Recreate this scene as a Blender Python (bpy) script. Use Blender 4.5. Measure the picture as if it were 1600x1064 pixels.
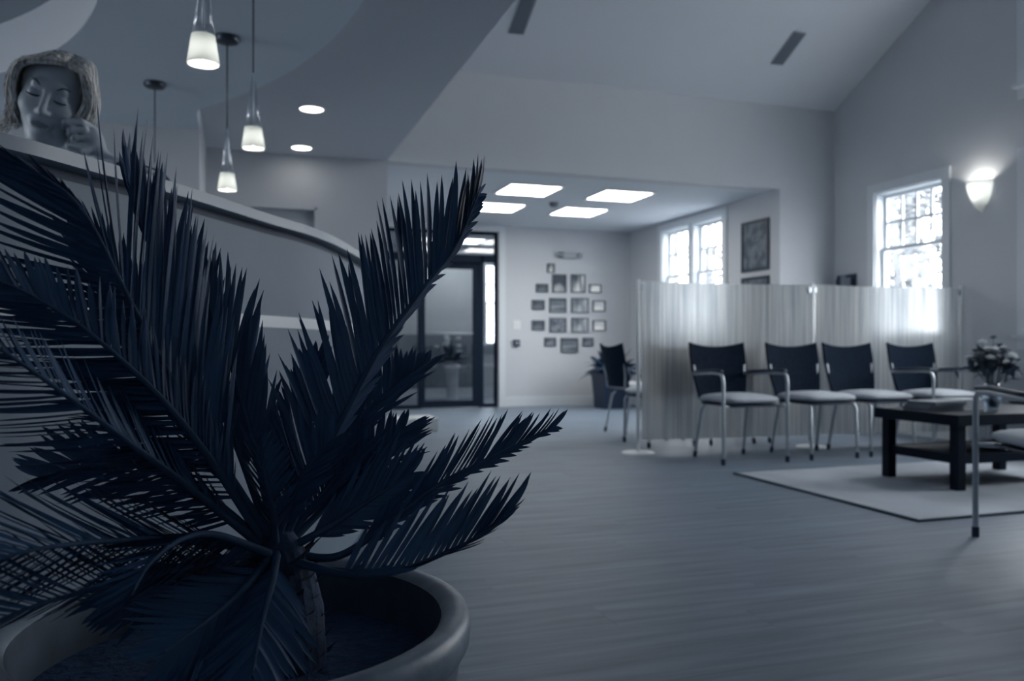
import bpy, bmesh, math, random
import numpy as np
from mathutils import Vector, Matrix

random.seed(7)
rng = np.random.default_rng(7)
SC = bpy.context.scene
for o in list(bpy.data.objects):
    bpy.data.objects.remove(o)
COL = SC.collection
PI = math.pi

# ------------------------------------------------------------------ camera, sky, exposure
YAW = math.radians(18.4)
EYE = 0.85
FPX = 1280.0
cam = bpy.data.cameras.new('camera')
cam.sensor_width = 36.0
cam.lens = 36.0 * FPX / 1600.0
cam.shift_y = 0.005
cam.clip_start = 0.02
cam.dof.use_dof = True
cam.dof.focus_distance = 1.06
cam.dof.aperture_fstop = 5.6
cam_o = bpy.data.objects.new('camera', cam)
cam_o.location = (0, 0, EYE)
cam_o.rotation_euler = (PI / 2, 0, -YAW)
COL.objects.link(cam_o)
SC.camera = cam_o

SKY_COL = (0.96, 0.98, 0.97)
SKY_STR = 6.5
world = bpy.data.worlds.new('overcast_sky')
world.use_nodes = True
SC.world = world
wn = world.node_tree
wn.nodes['Background'].inputs['Color'].default_value = (*SKY_COL, 1)
wn.nodes['Background'].inputs['Strength'].default_value = SKY_STR

SC.view_settings.view_transform = 'Standard'
SC.view_settings.look = 'None'
SC.view_settings.gamma = 1.0
SC.view_settings.use_curve_mapping = False
SC.view_settings.exposure = 1.25
cy = SC.cycles
cy.use_denoising = True
cy.max_bounces = 10
cy.diffuse_bounces = 6
cy.glossy_bounces = 4
cy.transmission_bounces = 8
cy.transparent_max_bounces = 16
cy.sample_clamp_indirect = 4.0
cy.caustics_reflective = False
cy.caustics_refractive = True

# strengths of the room's own lamps
TROFFER = 5.2
CAN = 4.5
PENDANT_W = 0.28
SCONCE_W = 2.2

RV = np.array([math.cos(YAW), -math.sin(YAW), 0.0])
FV = np.array([math.sin(YAW), math.cos(YAW), 0.0])
UV = np.array([0.0, 0.0, 1.0])


def at(px, py, z):
    """measured photo point at depth z -> room coordinates"""
    return np.array([0, 0, EYE]) + z * (FV + RV * (px - 800) / FPX + UV * (540 - py) / FPX)


# ------------------------------------------------------------------ materials
def mat(name, col, rough=0.6, metal=0.0, var=0.0, scale=8.0, stretch=(1, 1, 1), bump=0.0,
        spec=0.5, coat=0.0, transl=0.0, rand=0.0, detail=4.0, vcol=None, coords='pos'):
    m = bpy.data.materials.new(name)
    m.use_nodes = True
    nt = m.node_tree
    b = nt.nodes['Principled BSDF']
    b.inputs['Base Color'].default_value = (*col, 1)
    b.inputs['Roughness'].default_value = rough
    b.inputs['Metallic'].default_value = metal
    b.inputs['Specular IOR Level'].default_value = spec
    b.inputs['Coat Weight'].default_value = coat
    if var or bump or rand:
        if coords == 'pos':
            g = nt.nodes.new('ShaderNodeNewGeometry'); src = g.outputs['Position']
        else:
            g = nt.nodes.new('ShaderNodeTexCoord'); src = g.outputs['Object']
        mp = nt.nodes.new('ShaderNodeMapping')
        mp.inputs['Scale'].default_value = stretch
        nt.links.new(src, mp.inputs['Vector'])
        oi = None
        if rand:
            oi = nt.nodes.new('ShaderNodeObjectInfo')
            mu = nt.nodes.new('ShaderNodeMath'); mu.operation = 'MULTIPLY'; mu.inputs[1].default_value = 37.0
            nt.links.new(oi.outputs['Random'], mu.inputs[0])
            cx = nt.nodes.new('ShaderNodeCombineXYZ')
            nt.links.new(mu.outputs[0], cx.inputs['X']); nt.links.new(mu.outputs[0], cx.inputs['Z'])
            nt.links.new(cx.outputs[0], mp.inputs['Location'])
        no = nt.nodes.new('ShaderNodeTexNoise')
        no.inputs['Scale'].default_value = scale
        no.inputs['Detail'].default_value = detail
        nt.links.new(mp.outputs[0], no.inputs['Vector'])
        if var or rand:
            rmp = nt.nodes.new('ShaderNodeMapRange')
            rmp.inputs['From Min'].default_value = 0.25; rmp.inputs['From Max'].default_value = 0.75
            nt.links.new(no.outputs['Fac'], rmp.inputs['Value'])
            mx = nt.nodes.new('ShaderNodeMix'); mx.data_type = 'RGBA'
            c2 = vcol or col
            mx.inputs['A'].default_value = (*[c * (1 - var) for c in col], 1)
            mx.inputs['B'].default_value = (*[min(1, c * (1 + var)) for c in c2], 1)
            nt.links.new(rmp.outputs[0], mx.inputs['Factor'])
            out = mx.outputs['Result']
            if rand:
                hs = nt.nodes.new('ShaderNodeHueSaturation')
                mr = nt.nodes.new('ShaderNodeMapRange')
                mr.inputs['To Min'].default_value = 1 - rand; mr.inputs['To Max'].default_value = 1 + rand
                nt.links.new(oi.outputs['Random'], mr.inputs['Value'])
                nt.links.new(mr.outputs[0], hs.inputs['Value'])
                nt.links.new(out, hs.inputs['Color'])
                out = hs.outputs['Color']
            nt.links.new(out, b.inputs['Base Color'])
        if bump:
            bp = nt.nodes.new('ShaderNodeBump')
            bp.inputs['Strength'].default_value = bump
            bp.inputs['Distance'].default_value = 0.01
            nt.links.new(no.outputs['Fac'], bp.inputs['Height'])
            nt.links.new(bp.outputs[0], b.inputs['Normal'])
    if transl:
        tr = nt.nodes.new('ShaderNodeBsdfTranslucent')
        tr.inputs['Color'].default_value = (*col, 1)
        ms = nt.nodes.new('ShaderNodeMixShader'); ms.inputs[0].default_value = transl
        nt.links.new(b.outputs[0], ms.inputs[1]); nt.links.new(tr.outputs[0], ms.inputs[2])
        nt.links.new(ms.outputs[0], nt.nodes['Material Output'].inputs['Surface'])
    return m


def emit(name, col, strength):
    m = bpy.data.materials.new(name); m.use_nodes = True
    nt = m.node_tree
    nt.nodes.remove(nt.nodes['Principled BSDF'])
    e = nt.nodes.new('ShaderNodeEmission')
    e.inputs['Color'].default_value = (*col, 1); e.inputs['Strength'].default_value = strength
    nt.links.new(e.outputs[0], nt.nodes['Material Output'].inputs['Surface'])
    return m


def clear_glass(name, tint=(0.95, 0.97, 1.0), gloss=0.08, rough=0.02):
    m = bpy.data.materials.new(name); m.use_nodes = True
    nt = m.node_tree
    nt.nodes.remove(nt.nodes['Principled BSDF'])
    t = nt.nodes.new('ShaderNodeBsdfTransparent'); t.inputs['Color'].default_value = (*tint, 1)
    g = nt.nodes.new('ShaderNodeBsdfGlossy'); g.inputs['Roughness'].default_value = rough
    ms = nt.nodes.new('ShaderNodeMixShader'); ms.inputs[0].default_value = gloss
    nt.links.new(t.outputs[0], ms.inputs[1]); nt.links.new(g.outputs[0], ms.inputs[2])
    nt.links.new(ms.outputs[0], nt.nodes['Material Output'].inputs['Surface'])
    return m


def streaked_panel(name):
    """resin screen panel: rough see-through sheet with vertical fibres"""
    m = bpy.data.materials.new(name); m.use_nodes = True
    nt = m.node_tree
    nt.nodes.remove(nt.nodes['Principled BSDF'])
    g = nt.nodes.new('ShaderNodeNewGeometry')
    mp = nt.nodes.new('ShaderNodeMapping'); mp.inputs['Scale'].default_value = (1, 1, 0.02)
    nt.links.new(g.outputs['Position'], mp.inputs['Vector'])
    no = nt.nodes.new('ShaderNodeTexNoise'); no.inputs['Scale'].default_value = 55; no.inputs['Detail'].default_value = 6
    nt.links.new(mp.outputs[0], no.inputs['Vector'])
    cr = nt.nodes.new('ShaderNodeMix'); cr.data_type = 'RGBA'
    cr.inputs['A'].default_value = (0.53, 0.565, 0.60, 1); cr.inputs['B'].default_value = (0.875, 0.88, 0.872, 1)
    mr = nt.nodes.new('ShaderNodeMapRange'); mr.inputs['From Min'].default_value = .32; mr.inputs['From Max'].default_value = .68
    nt.links.new(no.outputs['Fac'], mr.inputs['Value']); nt.links.new(mr.outputs[0], cr.inputs['Factor'])
    rf = nt.nodes.new('ShaderNodeBsdfRefraction'); rf.inputs['IOR'].default_value = 1.25
    rf.inputs['Roughness'].default_value = 0.42
    nt.links.new(cr.outputs['Result'], rf.inputs['Color'])
    bp = nt.nodes.new('ShaderNodeBump'); bp.inputs['Strength'].default_value = .25; bp.inputs['Distance'].default_value = .01
    nt.links.new(no.outputs['Fac'], bp.inputs['Height']); nt.links.new(bp.outputs[0], rf.inputs['Normal'])
    tl = nt.nodes.new('ShaderNodeBsdfTranslucent'); nt.links.new(cr.outputs['Result'], tl.inputs['Color'])
    df = nt.nodes.new('ShaderNodeBsdfDiffuse'); nt.links.new(cr.outputs['Result'], df.inputs['Color'])
    m1 = nt.nodes.new('ShaderNodeMixShader'); m1.inputs[0].default_value = .35
    nt.links.new(rf.outputs[0], m1.inputs[1]); nt.links.new(tl.outputs[0], m1.inputs[2])
    m2 = nt.nodes.new('ShaderNodeMixShader'); m2.inputs[0].default_value = .10
    nt.links.new(m1.outputs[0], m2.inputs[1]); nt.links.new(df.outputs[0], m2.inputs[2])
    nt.links.new(m2.outputs[0], nt.nodes['Material Output'].inputs['Surface'])
    return m


def two_tone(name, a, b, scale, stretch=(1, 1, 1), lo=.42, hi=.58, rough=.5):
    """flat print: two-colour noise picture in object space"""
    m = mat(name, a, rough, var=0.001, scale=scale, stretch=stretch, coords='obj', detail=2)
    mx = [n for n in m.node_tree.nodes if n.type == 'MIX'][0]
    mx.inputs['A'].default_value = (*a, 1); mx.inputs['B'].default_value = (*b, 1)
    r = [n for n in m.node_tree.nodes if n.type == 'MAP_RANGE'][0]
    r.inputs['From Min'].default_value = lo; r.inputs['From Max'].default_value = hi
    return m


M = {
    'wall': mat('wall_paint', (.56, .58, .615), .75, var=.015, scale=3),
    'ceil': mat('ceiling_paint', (.65, .69, .74), .85, var=.01, scale=3),
    'soffit': mat('soffit_paint', (.76, .84, .92), .8, var=.01, scale=3),
    'trim': mat('white_trim', (.66, .70, .74), .45),
    'floor': mat('vinyl_plank', (.17, .215, .275), .5, var=.28, spec=.35, scale=5, stretch=(.35, 5, 1), bump=.04, rand=.035, detail=6),
    'floorbase': mat('floor_base', (.17, .2, .25), .5, var=.1, scale=5, stretch=(.35, 5, 1)),
    'counter': mat('counter_laminate', (.15, .20, .265), .6, var=.03, scale=6),
    'ledge': mat('counter_ledge', (.22, .265, .325), .35, var=.03, scale=12),
    'darkgap': mat('dark_reveal', (.02, .05, .10), .6),
    'inlay': mat('pale_inlay', (.55, .58, .62), .35),
    'navy': mat('palm_leaf', (.027, .070, .150), .5, var=.25, scale=14, spec=.2),
    'rachis': mat('palm_rachis', (.03, .066, .125), .6, spec=.12, var=.2, scale=30),
    'trunk': mat('palm_trunk', (.010, .032, .075), .9, var=.35, scale=40, bump=.6),
    'soil': mat('soil', (.016, .05, .115), .95, var=.4, scale=60, bump=.7),
    'pot': mat('pot_glaze', (.125, .165, .215), .42, var=.16, scale=26, bump=.15, vcol=(.17, .215, .27)),
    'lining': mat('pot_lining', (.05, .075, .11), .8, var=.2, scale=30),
    'traytop': mat('tray_shade_paint', (.36, .41, .46), .85),  # shade inside the recess put into the colour of the tray top
    'doorpaint': mat('door_paint', (.38, .415, .455), .6),
    'satin': mat('satin_post', (.82, .85, .87), .4),
    'metal': mat('brushed_steel', (.48, .53, .58), .38, .85),
    'dmetal': mat('dark_bronze', (.045, .06, .085), .35, .6),
    'black': mat('black_plastic', (.01, .028, .065), .5),
    'doorframe': mat('dark_aluminium', (.004, .013, .03), .6, spec=.15),
    'mesh': mat('chair_mesh', (.0055, .014, .030), .8, spec=.1, var=.45, scale=60, bump=.3),
    'seat': mat('seat_fabric', (.52, .56, .61), .85, var=.06, scale=60, bump=.15),
    'table': mat('dark_wood', (.002, .0085, .022), .5, spec=.15, var=.25, scale=8, stretch=(1, 12, 12)),
    'rug': mat('rug_pile', (.44, .48, .53), .95, var=.24, scale=1.6, detail=2, bump=.1),
    'rugedge': mat('rug_binding', (.06, .085, .115), .9),
    'plank': None,
    'frost': mat('frosted_glass', (.8, .82, .82), .5, transl=.55),
    'cglass': clear_glass('clear_lamp_glass', (.93, .95, .97), .16, .05),
    'pane': clear_glass('window_glass', (.97, .98, 1.0), .05),
    'dpane': clear_glass('door_glass', (.80, .84, .88), .10),
    'vase': clear_glass('vase_glass', (.86, .9, .94), .25, .03),
    'screen': streaked_panel('resin_screen'),
    'troffer': emit('troffer_light', (1, .985, .93), TROFFER),
    'vestlight': emit('vestibule_light', (1, .985, .93), TROFFER * 1.25),
    'can': emit('downlight', (1, .985, .93), CAN),
    'bulb': emit('bulb', (1, .97, .88), 5.0),
    'skin': mat('skin', (.41, .475, .54), .5, var=.05, scale=30),
    'lips': mat('lips', (.22, .27, .33), .45),
    'brow': mat('eyebrow', (.05, .07, .1), .8),
    'hair': mat('hair', (.56, .59, .61), .4, var=.8, scale=14, stretch=(9, 9, 1.0)),
    'sweater': mat('dark_sweater', (.012, .034, .075), .9, var=.2, scale=50),
    'leafdark': mat('house_plant_leaf', (.014, .04, .09), .5, var=.3, scale=20),
    'leafmid': mat('bouquet_leaf', (.07, .105, .15), .55, var=.3, scale=20),
    'petal': mat('petal', (.74, .77, .79), .7, transl=.35, var=.15, scale=30),
    'petald': mat('petal_dark', (.30, .34, .39), .7, var=.2, scale=30),
    'white': mat('white_plastic', (.72, .74, .75), .4),
    'paper': mat('paper', (.38, .41, .45), .6),
    'paper2': mat('paper_dark', (.16, .19, .23), .5),
    'grille': mat('vent_grille', (.20, .235, .28), .6),
    'vestwall': mat('vestibule_paint', (.62, .65, .68), .75),
    'wains': mat('vestibule_wainscot', (.16, .19, .23), .6),
    'bark': mat('bark', (.16, .17, .18), .9, var=.35, scale=9, bump=.4),
    'ground': mat('ground_outdoors', (.26, .27, .28), .95, var=.25, scale=1.5),
    'foliage': mat('tree_foliage', (.13, .14, .15), .9, var=.4, scale=4),
}


# ------------------------------------------------------------------ mesh helpers
class MB:
    def __init__(self):
        self.v = []; self.f = []; self.mi = []

    def add(self, vs, fs, mi=0):
        n = len(self.v)
        self.v.extend([tuple(map(float, p)) for p in vs])
        self.f.extend([tuple(i + n for i in f) for f in fs])
        self.mi.extend([mi] * len(fs))
        return self

    def box(self, a, b, mi=0):
        x0, y0, z0 = [min(p, q) for p, q in zip(a, b)]
        x1, y1, z1 = [max(p, q) for p, q in zip(a, b)]
        vs = [(x0, y0, z0), (x1, y0, z0), (x1, y1, z0), (x0, y1, z0), (x0, y0, z1), (x1, y0, z1), (x1, y1, z1), (x0, y1, z1)]
        fs = [(0, 3, 2, 1), (4, 5, 6, 7), (0, 1, 5, 4), (1, 2, 6, 5), (2, 3, 7, 6), (3, 0, 4, 7)]
        return self.add(vs, fs, mi)

    def prism(self, poly, z0, z1, mi=0):
        n = len(poly)
        vs = [(x, y, z0) for x, y in poly] + [(x, y, z1) for x, y in poly]
        fs = [tuple(range(n - 1, -1, -1)), tuple(range(n, 2 * n))]
        fs += [(i, (i + 1) % n, n + (i + 1) % n, n + i) for i in range(n)]
        return self.add(vs, fs, mi)

    def tube(self, pts, r, n=10, caps=True, flat=None, mi=0):
        pts = [np.array(p, float) for p in pts]
        rs = r if hasattr(r, '__len__') else [r] * len(pts)
        ring = []
        prev = None
        for i, p in enumerate(pts):
            t = pts[min(i + 1, len(pts) - 1)] - pts[max(i - 1, 0)]
            t = t / (np.linalg.norm(t) + 1e-12)
            if prev is None:
                a = np.array([0, 0, 1.0]) if abs(t[2]) < .9 else np.array([1.0, 0, 0])
                u = np.cross(a, t)
            else:
                u = prev - t * (prev @ t)
            u = u / (np.linalg.norm(u) + 1e-12)
            w = np.cross(t, u)
            prev = u
            fl = flat if flat else 1.0
            ring.append([p + rs[i] * (math.cos(k * 2 * PI / n) * u + fl * math.sin(k * 2 * PI / n) * w) for k in range(n)])
        vs = [q for rg in ring for q in rg]
        fs = []
        for i in range(len(pts) - 1):
            for k in range(n):
                fs.append((i * n + k, i * n + (k + 1) % n, (i + 1) * n + (k + 1) % n, (i + 1) * n + k))
        if caps:
            fs.append(tuple(range(n - 1, -1, -1)))
            m = (len(pts) - 1) * n
            fs.append(tuple(range(m, m + n)))
        return self.add(vs, fs, mi)

    def lathe(self, prof, n=32, c=(0, 0, 0), a0=0.0, a1=2 * PI, mi=0):
        full = abs(a1 - a0 - 2 * PI) < 1e-6
        m = n if full else n + 1
        vs = []; fs = []
        for (r, z) in prof:
            for k in range(m):
                a = a0 + (a1 - a0) * k / n
                vs.append((c[0] + r * math.cos(a), c[1] + r * math.sin(a), c[2] + z))
        for i in range(len(prof) - 1):
            for k in range(n):
                k2 = (k + 1) % m
                fs.append((i * m + k, i * m + k2, (i + 1) * m + k2, (i + 1) * m + k))
        return self.add(vs, fs, mi)

    def grid(self, fn, nu, nv, mi=0, wrap=False):
        vs = [fn(i / nu, j / nv) for j in range(nv + 1) for i in range(nu + 1)]
        fs = [(j * (nu + 1) + i, j * (nu + 1) + i + 1, (j + 1) * (nu + 1) + i + 1, (j + 1) * (nu + 1) + i)
              for j in range(nv) for i in range(nu)]
        return self.add(vs, fs, mi)

    def sheet(self, fn, nu, nv, th):
        """grid with thickness along its normal"""
        P = np.array([[fn(i / nu, j / nv) for i in range(nu + 1)] for j in range(nv + 1)], float)
        du = np.gradient(P, axis=1); dv = np.gradient(P, axis=0)
        N = np.cross(du, dv); N /= np.linalg.norm(N, axis=2, keepdims=True) + 1e-12
        A = (P + N * th / 2).reshape(-1, 3); B = (P - N * th / 2).reshape(-1, 3)
        n = len(A); W = nu + 1
        fs = []
        for j in range(nv):
            for i in range(nu):
                q = (j * W + i, j * W + i + 1, (j + 1) * W + i + 1, (j + 1) * W + i)
                fs.append(q); fs.append(tuple(n + k for k in q[::-1]))
        edge = [i for i in range(nu)] + [j * W + nu for j in range(nv)] + [nv * W + i for i in range(nu, 0, -1)] + [j * W for j in range(nv, 0, -1)]
        for a, b in zip(edge, edge[1:] + edge[:1]):
            fs.append((b, a, n + a, n + b))
        return self.add(list(A) + list(B), fs)

    def build(self, name, m, parent=None, smooth=False, loc=None, bevel=0.0, angle=None):
        me = bpy.data.meshes.new(name)
        me.from_pydata(self.v, [], self.f)
        me.update()
        ms = m if isinstance(m, (list, tuple)) else [m]
        for q in ms:
            me.materials.append(M[q] if isinstance(q, str) else q)
        if len(ms) > 1:
            me.polygons.foreach_set('material_index', self.mi)
        bm = bmesh.new(); bm.from_mesh(me)
        bmesh.ops.recalc_face_normals(bm, faces=bm.faces)
        if bevel:
            bmesh.ops.bevel(bm, geom=bm.edges[:], offset=bevel, segments=2, profile=.7, affect='EDGES', clamp_overlap=True)
        bm.to_mesh(me); bm.free()
        if smooth:
            me.polygons.foreach_set('use_smooth', [True] * len(me.polygons))
            if angle is not None:
                me.set_sharp_from_angle(angle=math.radians(angle))
        o = bpy.data.objects.new(name, me)
        COL.objects.link(o)
        if parent:
            o.parent = parent
        if loc is not None:
            o.location = loc
        return o


def B(a, b):
    return MB().box(a, b)


def T(pts, r, n=10, **k):
    return MB().tube(pts, r, n, **k)


def tag(o, label=None, cat=None, group=None, kind=None):
    if label: o['label'] = label
    if cat: o['category'] = cat
    if group: o['group'] = group
    if kind: o['kind'] = kind
    return o


def thing(name, label, cat, loc=(0, 0, 0), rz=0.0, group=None):
    o = bpy.data.objects.new(name, None)
    o.empty_display_size = .1
    o.location = loc; o.rotation_euler = (0, 0, rz)
    COL.objects.link(o)
    return tag(o, label, cat, group)


def struct(o, label=None):
    o['kind'] = 'structure'
    if label: o['label'] = label
    return o


def sempty(name, label=None):
    o = bpy.data.objects.new(name, None); COL.objects.link(o)
    return struct(o, label)


def dup(root, loc, rz, label, group=None):
    r = root.copy(); COL.objects.link(r); r.location = loc; r.rotation_euler = (0, 0, rz)
    r['label'] = label
    if group: r['group'] = group
    for ch in list(root.children):
        c = ch.copy(); COL.objects.link(c); c.parent = r
        for g in list(ch.children):
            d = g.copy(); COL.objects.link(d); d.parent = c
    return r


def puff(sx, sy, sz, p=4.0, n=14, c=(0, 0, 0), dome=0.0):
    """rounded cushion: superellipsoid block"""
    mb = MB()
    vs = []; fs = []
    nu, nv = 4 * n, n
    def sg(v, e): return math.copysign(abs(v) ** e, v)
    for j in range(nv + 1):
        ph = -PI / 2 + PI * j / nv
        for i in range(nu):
            t = 2 * PI * i / nu
            cx = sg(math.cos(ph), 2 / 2.6)
            x = sx * cx * sg(math.cos(t), 2 / p); y = sy * cx * sg(math.sin(t), 2 / p); z = sz * sg(math.sin(ph), 2 / 2.6)
            if dome and z > 0:
                z += dome * (1 - min(1, (x / sx) ** 2)) * (1 - min(1, (y / sy) ** 2))
            vs.append((c[0] + x, c[1] + y, c[2] + z))
    for j in range(nv):
        for i in range(nu):
            fs.append((j * nu + i, j * nu + (i + 1) % nu, (j + 1) * nu + (i + 1) % nu, (j + 1) * nu + i))
    return mb.add(vs, fs)


def spline(pts, n):
    """Catmull-Rom through pts, n samples"""
    P = np.array(pts, float)
    P = np.vstack([2 * P[0] - P[1], P, 2 * P[-1] - P[-2]])
    m = len(P) - 3
    out = []
    for k in range(n):
        s = min(k / (n - 1) * m, m - 1e-9); i = int(s); t = s - i
        a, b, c, d = P[i:i + 4]
        out.append(.5 * ((2 * b) + (c - a) * t + (2 * a - 5 * b + 4 * c - d) * t * t + (3 * b - a - 3 * c + d) * t ** 3))
    return np.array(out)


# ------------------------------------------------------------------ the shell
XR = 6.10      # right wall
YH = 7.30      # header plane
YB = 10.80     # alcove back wall
XA = 5.40      # alcove right wall
XL = 1.25      # left jamb of the alcove / edge of the flat ceiling
YN = -1.6      # wall behind the camera
XW = -6.7      # far left wall
ZF = 2.50      # flat ceiling
ZS = 2.36      # dropped soffit
ZT = 3.38      # vault spring line
SL = .523      # vault slope
YR = 2.85      # ridge
ZR = ZT + SL * (YH - YR)


def wall_cells(us, vs, holes, mk):
    """one mesh made of the cells of a wall left over between its openings"""
    us = sorted(set(us + [h[0] for h in holes] + [h[1] for h in holes]))
    vs = sorted(set(vs + [h[2] for h in holes] + [h[3] for h in holes]))
    mb = MB()
    for u0, u1 in zip(us, us[1:]):
        for v0, v1 in zip(vs, vs[1:]):
            um, vm = (u0 + u1) / 2, (v0 + v1) / 2
            if any(h[0] < um < h[1] and h[2] < vm < h[3] for h in holes):
                continue
            mb.box(*mk(u0, u1, v0, v1))
    return mb


WZ0, WZ1, WZR = .94, 2.385, 1.80
WIN_R = [(5.86, 6.70), (4.16, 5.00), (2.46, 3.30)]  # nearest span is out of view, added to light the floor and rug
UPZ0, UPZ1 = 3.0, 4.25
holes_r = [(a, b, WZ0, WZ1) for a, b in WIN_R] + [(4.16, 5.00, UPZ0, UPZ1), (2.46, 3.30, UPZ0, UPZ1)]
WT = .16
w = wall_cells([YN - .2, YH + .15], [-.05, 6.2], holes_r, lambda a, b, c, d: ((XR, a, c), (XR + WT, b, d)))
struct(w.build('wall_right', 'wall'))

WIN_A = [(8.36, 9.04), (9.14, 9.82)]
w = wall_cells([YH + .15, YB + .15], [-.05, ZF + .1], [(8.36, 9.82, WZ0, WZ1)], lambda a, b, c, d: ((XA, a, c), (XA + WT, b, d)))
struct(w.build('wall_alcove_right', 'wall'))

# header wall with the wide opening into the alcove, plus its left and right returns
D1 = (-.27, .64, 0, 2.05)     # door in the left return
w = wall_cells([-.265, XR], [0, 6.0], [(XL, XA, -.1, ZF), D1], lambda a, b, c, d: ((a, YH, c), (b, YH + .15, d)))
struct(w.build('wall_header', 'wall'))
STORE = (1.70, 3.40, 0, 2.42)
w = wall_cells([XL - .15, XA], [0, ZF + .1], [STORE], lambda a, b, c, d: ((a, YB, c), (b, YB + .15, d)))
struct(w.build('wall_back', 'wall'))
struct(B((XL - .15, YH + .15, 0), (XL, YB, ZF)).build('wall_alcove_left', 'wall'))
struct(B((XW, YN - .15, 0), (XR + WT, YN, 6)).build('wall_near', 'wall'))
WIN_L_ADDED = [(1.6, 2.6), (2.7, 3.7), (3.8, 4.8)]  # unseen windows, added to light the woman's hair and the soffit
w = wall_cells([YN - .15, 6.2], [0, 2.8], [(1.6, 4.8, .45, 2.25)], lambda a, b, c, d: ((XW - WT, a, c), (XW, b, d)))
struct(w.build('wall_left', 'wall'))
struct(B((XW, 6.14, 0), (-.265, YH + .15, ZF + .2)).build('wall_partition', 'wall'))
struct(MB().add([(XL, YN, ZF + .015), (XL, YH, ZF + .015), (XL, YH, 6), (XL, YN, 6), (XL - .1, YN, ZF + .015), (XL - .1, YH, ZF + .015), (XL - .1, YH, 6), (XL - .1, YN, 6)],
                [(0, 1, 2, 3), (7, 6, 5, 4), (0, 4, 5, 1), (1, 5, 6, 2), (2, 6, 7, 3), (3, 7, 4, 0)]).build('wall_fascia', 'wall'))

# vaulted ceiling: two slopes meeting at a ridge
mb = MB()
x0, x1 = XL - .1, XR + .1
prof = [(YH + .2, ZT - SL * .2), (YR, ZR), (YN - .2, ZR - SL * (YR - YN + .2))]
for (ya, za), (yb, zb) in zip(prof, prof[1:]):
    mb.add([(x0, ya, za), (x1, ya, za), (x1, yb, zb), (x0, yb, zb), (x0, ya, za + .15), (x1, ya, za + .15), (x1, yb, zb + .15), (x0, yb, zb + .15)],
           [(0, 1, 2, 3), (7, 6, 5, 4), (0, 4, 5, 1), (1, 5, 6, 2), (2, 6, 7, 3), (3, 7, 4, 0)])
struct(mb.build('ceiling', 'ceil'))
struct(B((XL - .15, YH + .15, ZF), (XA + WT, YB + .15, ZF + .12)).build('ceiling_alcove', 'ceil'))

# flat ceiling and the round dropped soffit with its circular tray, laid out around one centre
CX, CY = -3.40, 3.25
RTRAY, RSOF = 2.90, 3.93
th0 = math.atan2(5.58 - CY, -.264 - CX); th1 = math.atan2(6.14 - CY, -.264 - CX)


def r_edge(a):
    c, s = math.cos(a), math.sin(a)
    r = RSOF
    if s > 0:
        if a > th0: r = (-.264 - CX) / c if c > 1e-3 else 1e9
        if a > th1 or c <= 0: r = min(r if c > 1e-3 else 1e9, (6.14 - CY) / s)
        if a <= th0: r = RSOF
    if c < 0: r = min(r, (XW - CX) / c)
    return min(r, 3.93 if a <= th0 or a > PI else 9)


def r_out(a):
    c, s = math.cos(a), math.sin(a)
    rs = []
    if c > 1e-6: rs.append((XL - CX) / c)
    if c < -1e-6: rs.append((XW - CX) / c)
    if s > 1e-6: rs.append((YH + .15 - CY) / s)
    if s < -1e-6: rs.append((YN - CY) / s)
    return min(rs)


angs = sorted(set([2 * PI * k / 160 for k in range(160)] + [th0, th1] +
                  [math.atan2(y - CY, x - CX) % (2 * PI) for x in (XL, XW) for y in (YN, YH + .15)]))
na = len(angs)
sof = MB(); flat = MB(); tray = MB(); cap = MB()
P = lambda r, a, z: (CX + r * math.cos(a), CY + r * math.sin(a), z)
for k in range(na):
    a, b = angs[k], angs[(k + 1) % na]
    ra, rb = min(r_edge(a), r_out(a)), min(r_edge(b), r_out(b))
    oa, ob = max(r_out(a), ra), max(r_out(b), rb)
    sof.add([P(RTRAY, a, ZS), P(RTRAY, b, ZS), P(rb, b, ZS), P(ra, a, ZS)], [(0, 1, 2, 3)])
    sof.add([P(ra, a, ZS), P(rb, b, ZS), P(rb, b, ZF), P(ra, a, ZF)], [(0, 1, 2, 3)])
    flat.add([P(ra, a, ZF), P(rb, b, ZF), P(ob, b, ZF), P(oa, a, ZF)], [(0, 1, 2, 3)])
    tray.add([P(RTRAY, a, ZS), P(RTRAY, b, ZS), P(RTRAY, b, 2.635), P(RTRAY, a, 2.635)], [(0, 1, 2, 3)])
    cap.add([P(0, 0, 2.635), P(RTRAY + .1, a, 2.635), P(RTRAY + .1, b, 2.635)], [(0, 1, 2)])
so = struct(sof.build('ceiling_soffit', 'soffit'))
tray.build('tray_wall', 'ceil', so, smooth=True)
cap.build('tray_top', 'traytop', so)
struct(flat.build('ceiling_flat', 'ceil'))

# floor slab and its planks
fl = struct(B((XW, YN, -.06), (XR, YB + 3, -.004)).build('floor', 'floorbase'))
PW, PL = .205, 1.52
pm = None
row = 0
y = -.2
plank_mesh = {}
while y < YB - .01:
    x = -1.0 - [0, .5, .95, .3, 1.2][row % 5]
    y1 = min(y + PW, YB)
    while x < (XA if y > YH else XR) - .01:
        xa, xb = max(x, -1.0 if y < 4 else .3), min(x + PL, XA if y > YH else XR)
        if xb - xa > .03:
            key = (round(xb - xa, 3), round(y1 - y, 3))
            if key not in plank_mesh:
                l, wd = key
                o = B((.0004, .0004, -.004), (l - .0004, wd - .0004, 0)).build('plank', 'floor', fl)
                plank_mesh[key] = o.data
            else:
                o = bpy.data.objects.new('plank', plank_mesh[key]); COL.objects.link(o); o.parent = fl
            o.location = (xa, y, 0)
        x += PL
    y += PW; row += 1

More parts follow.
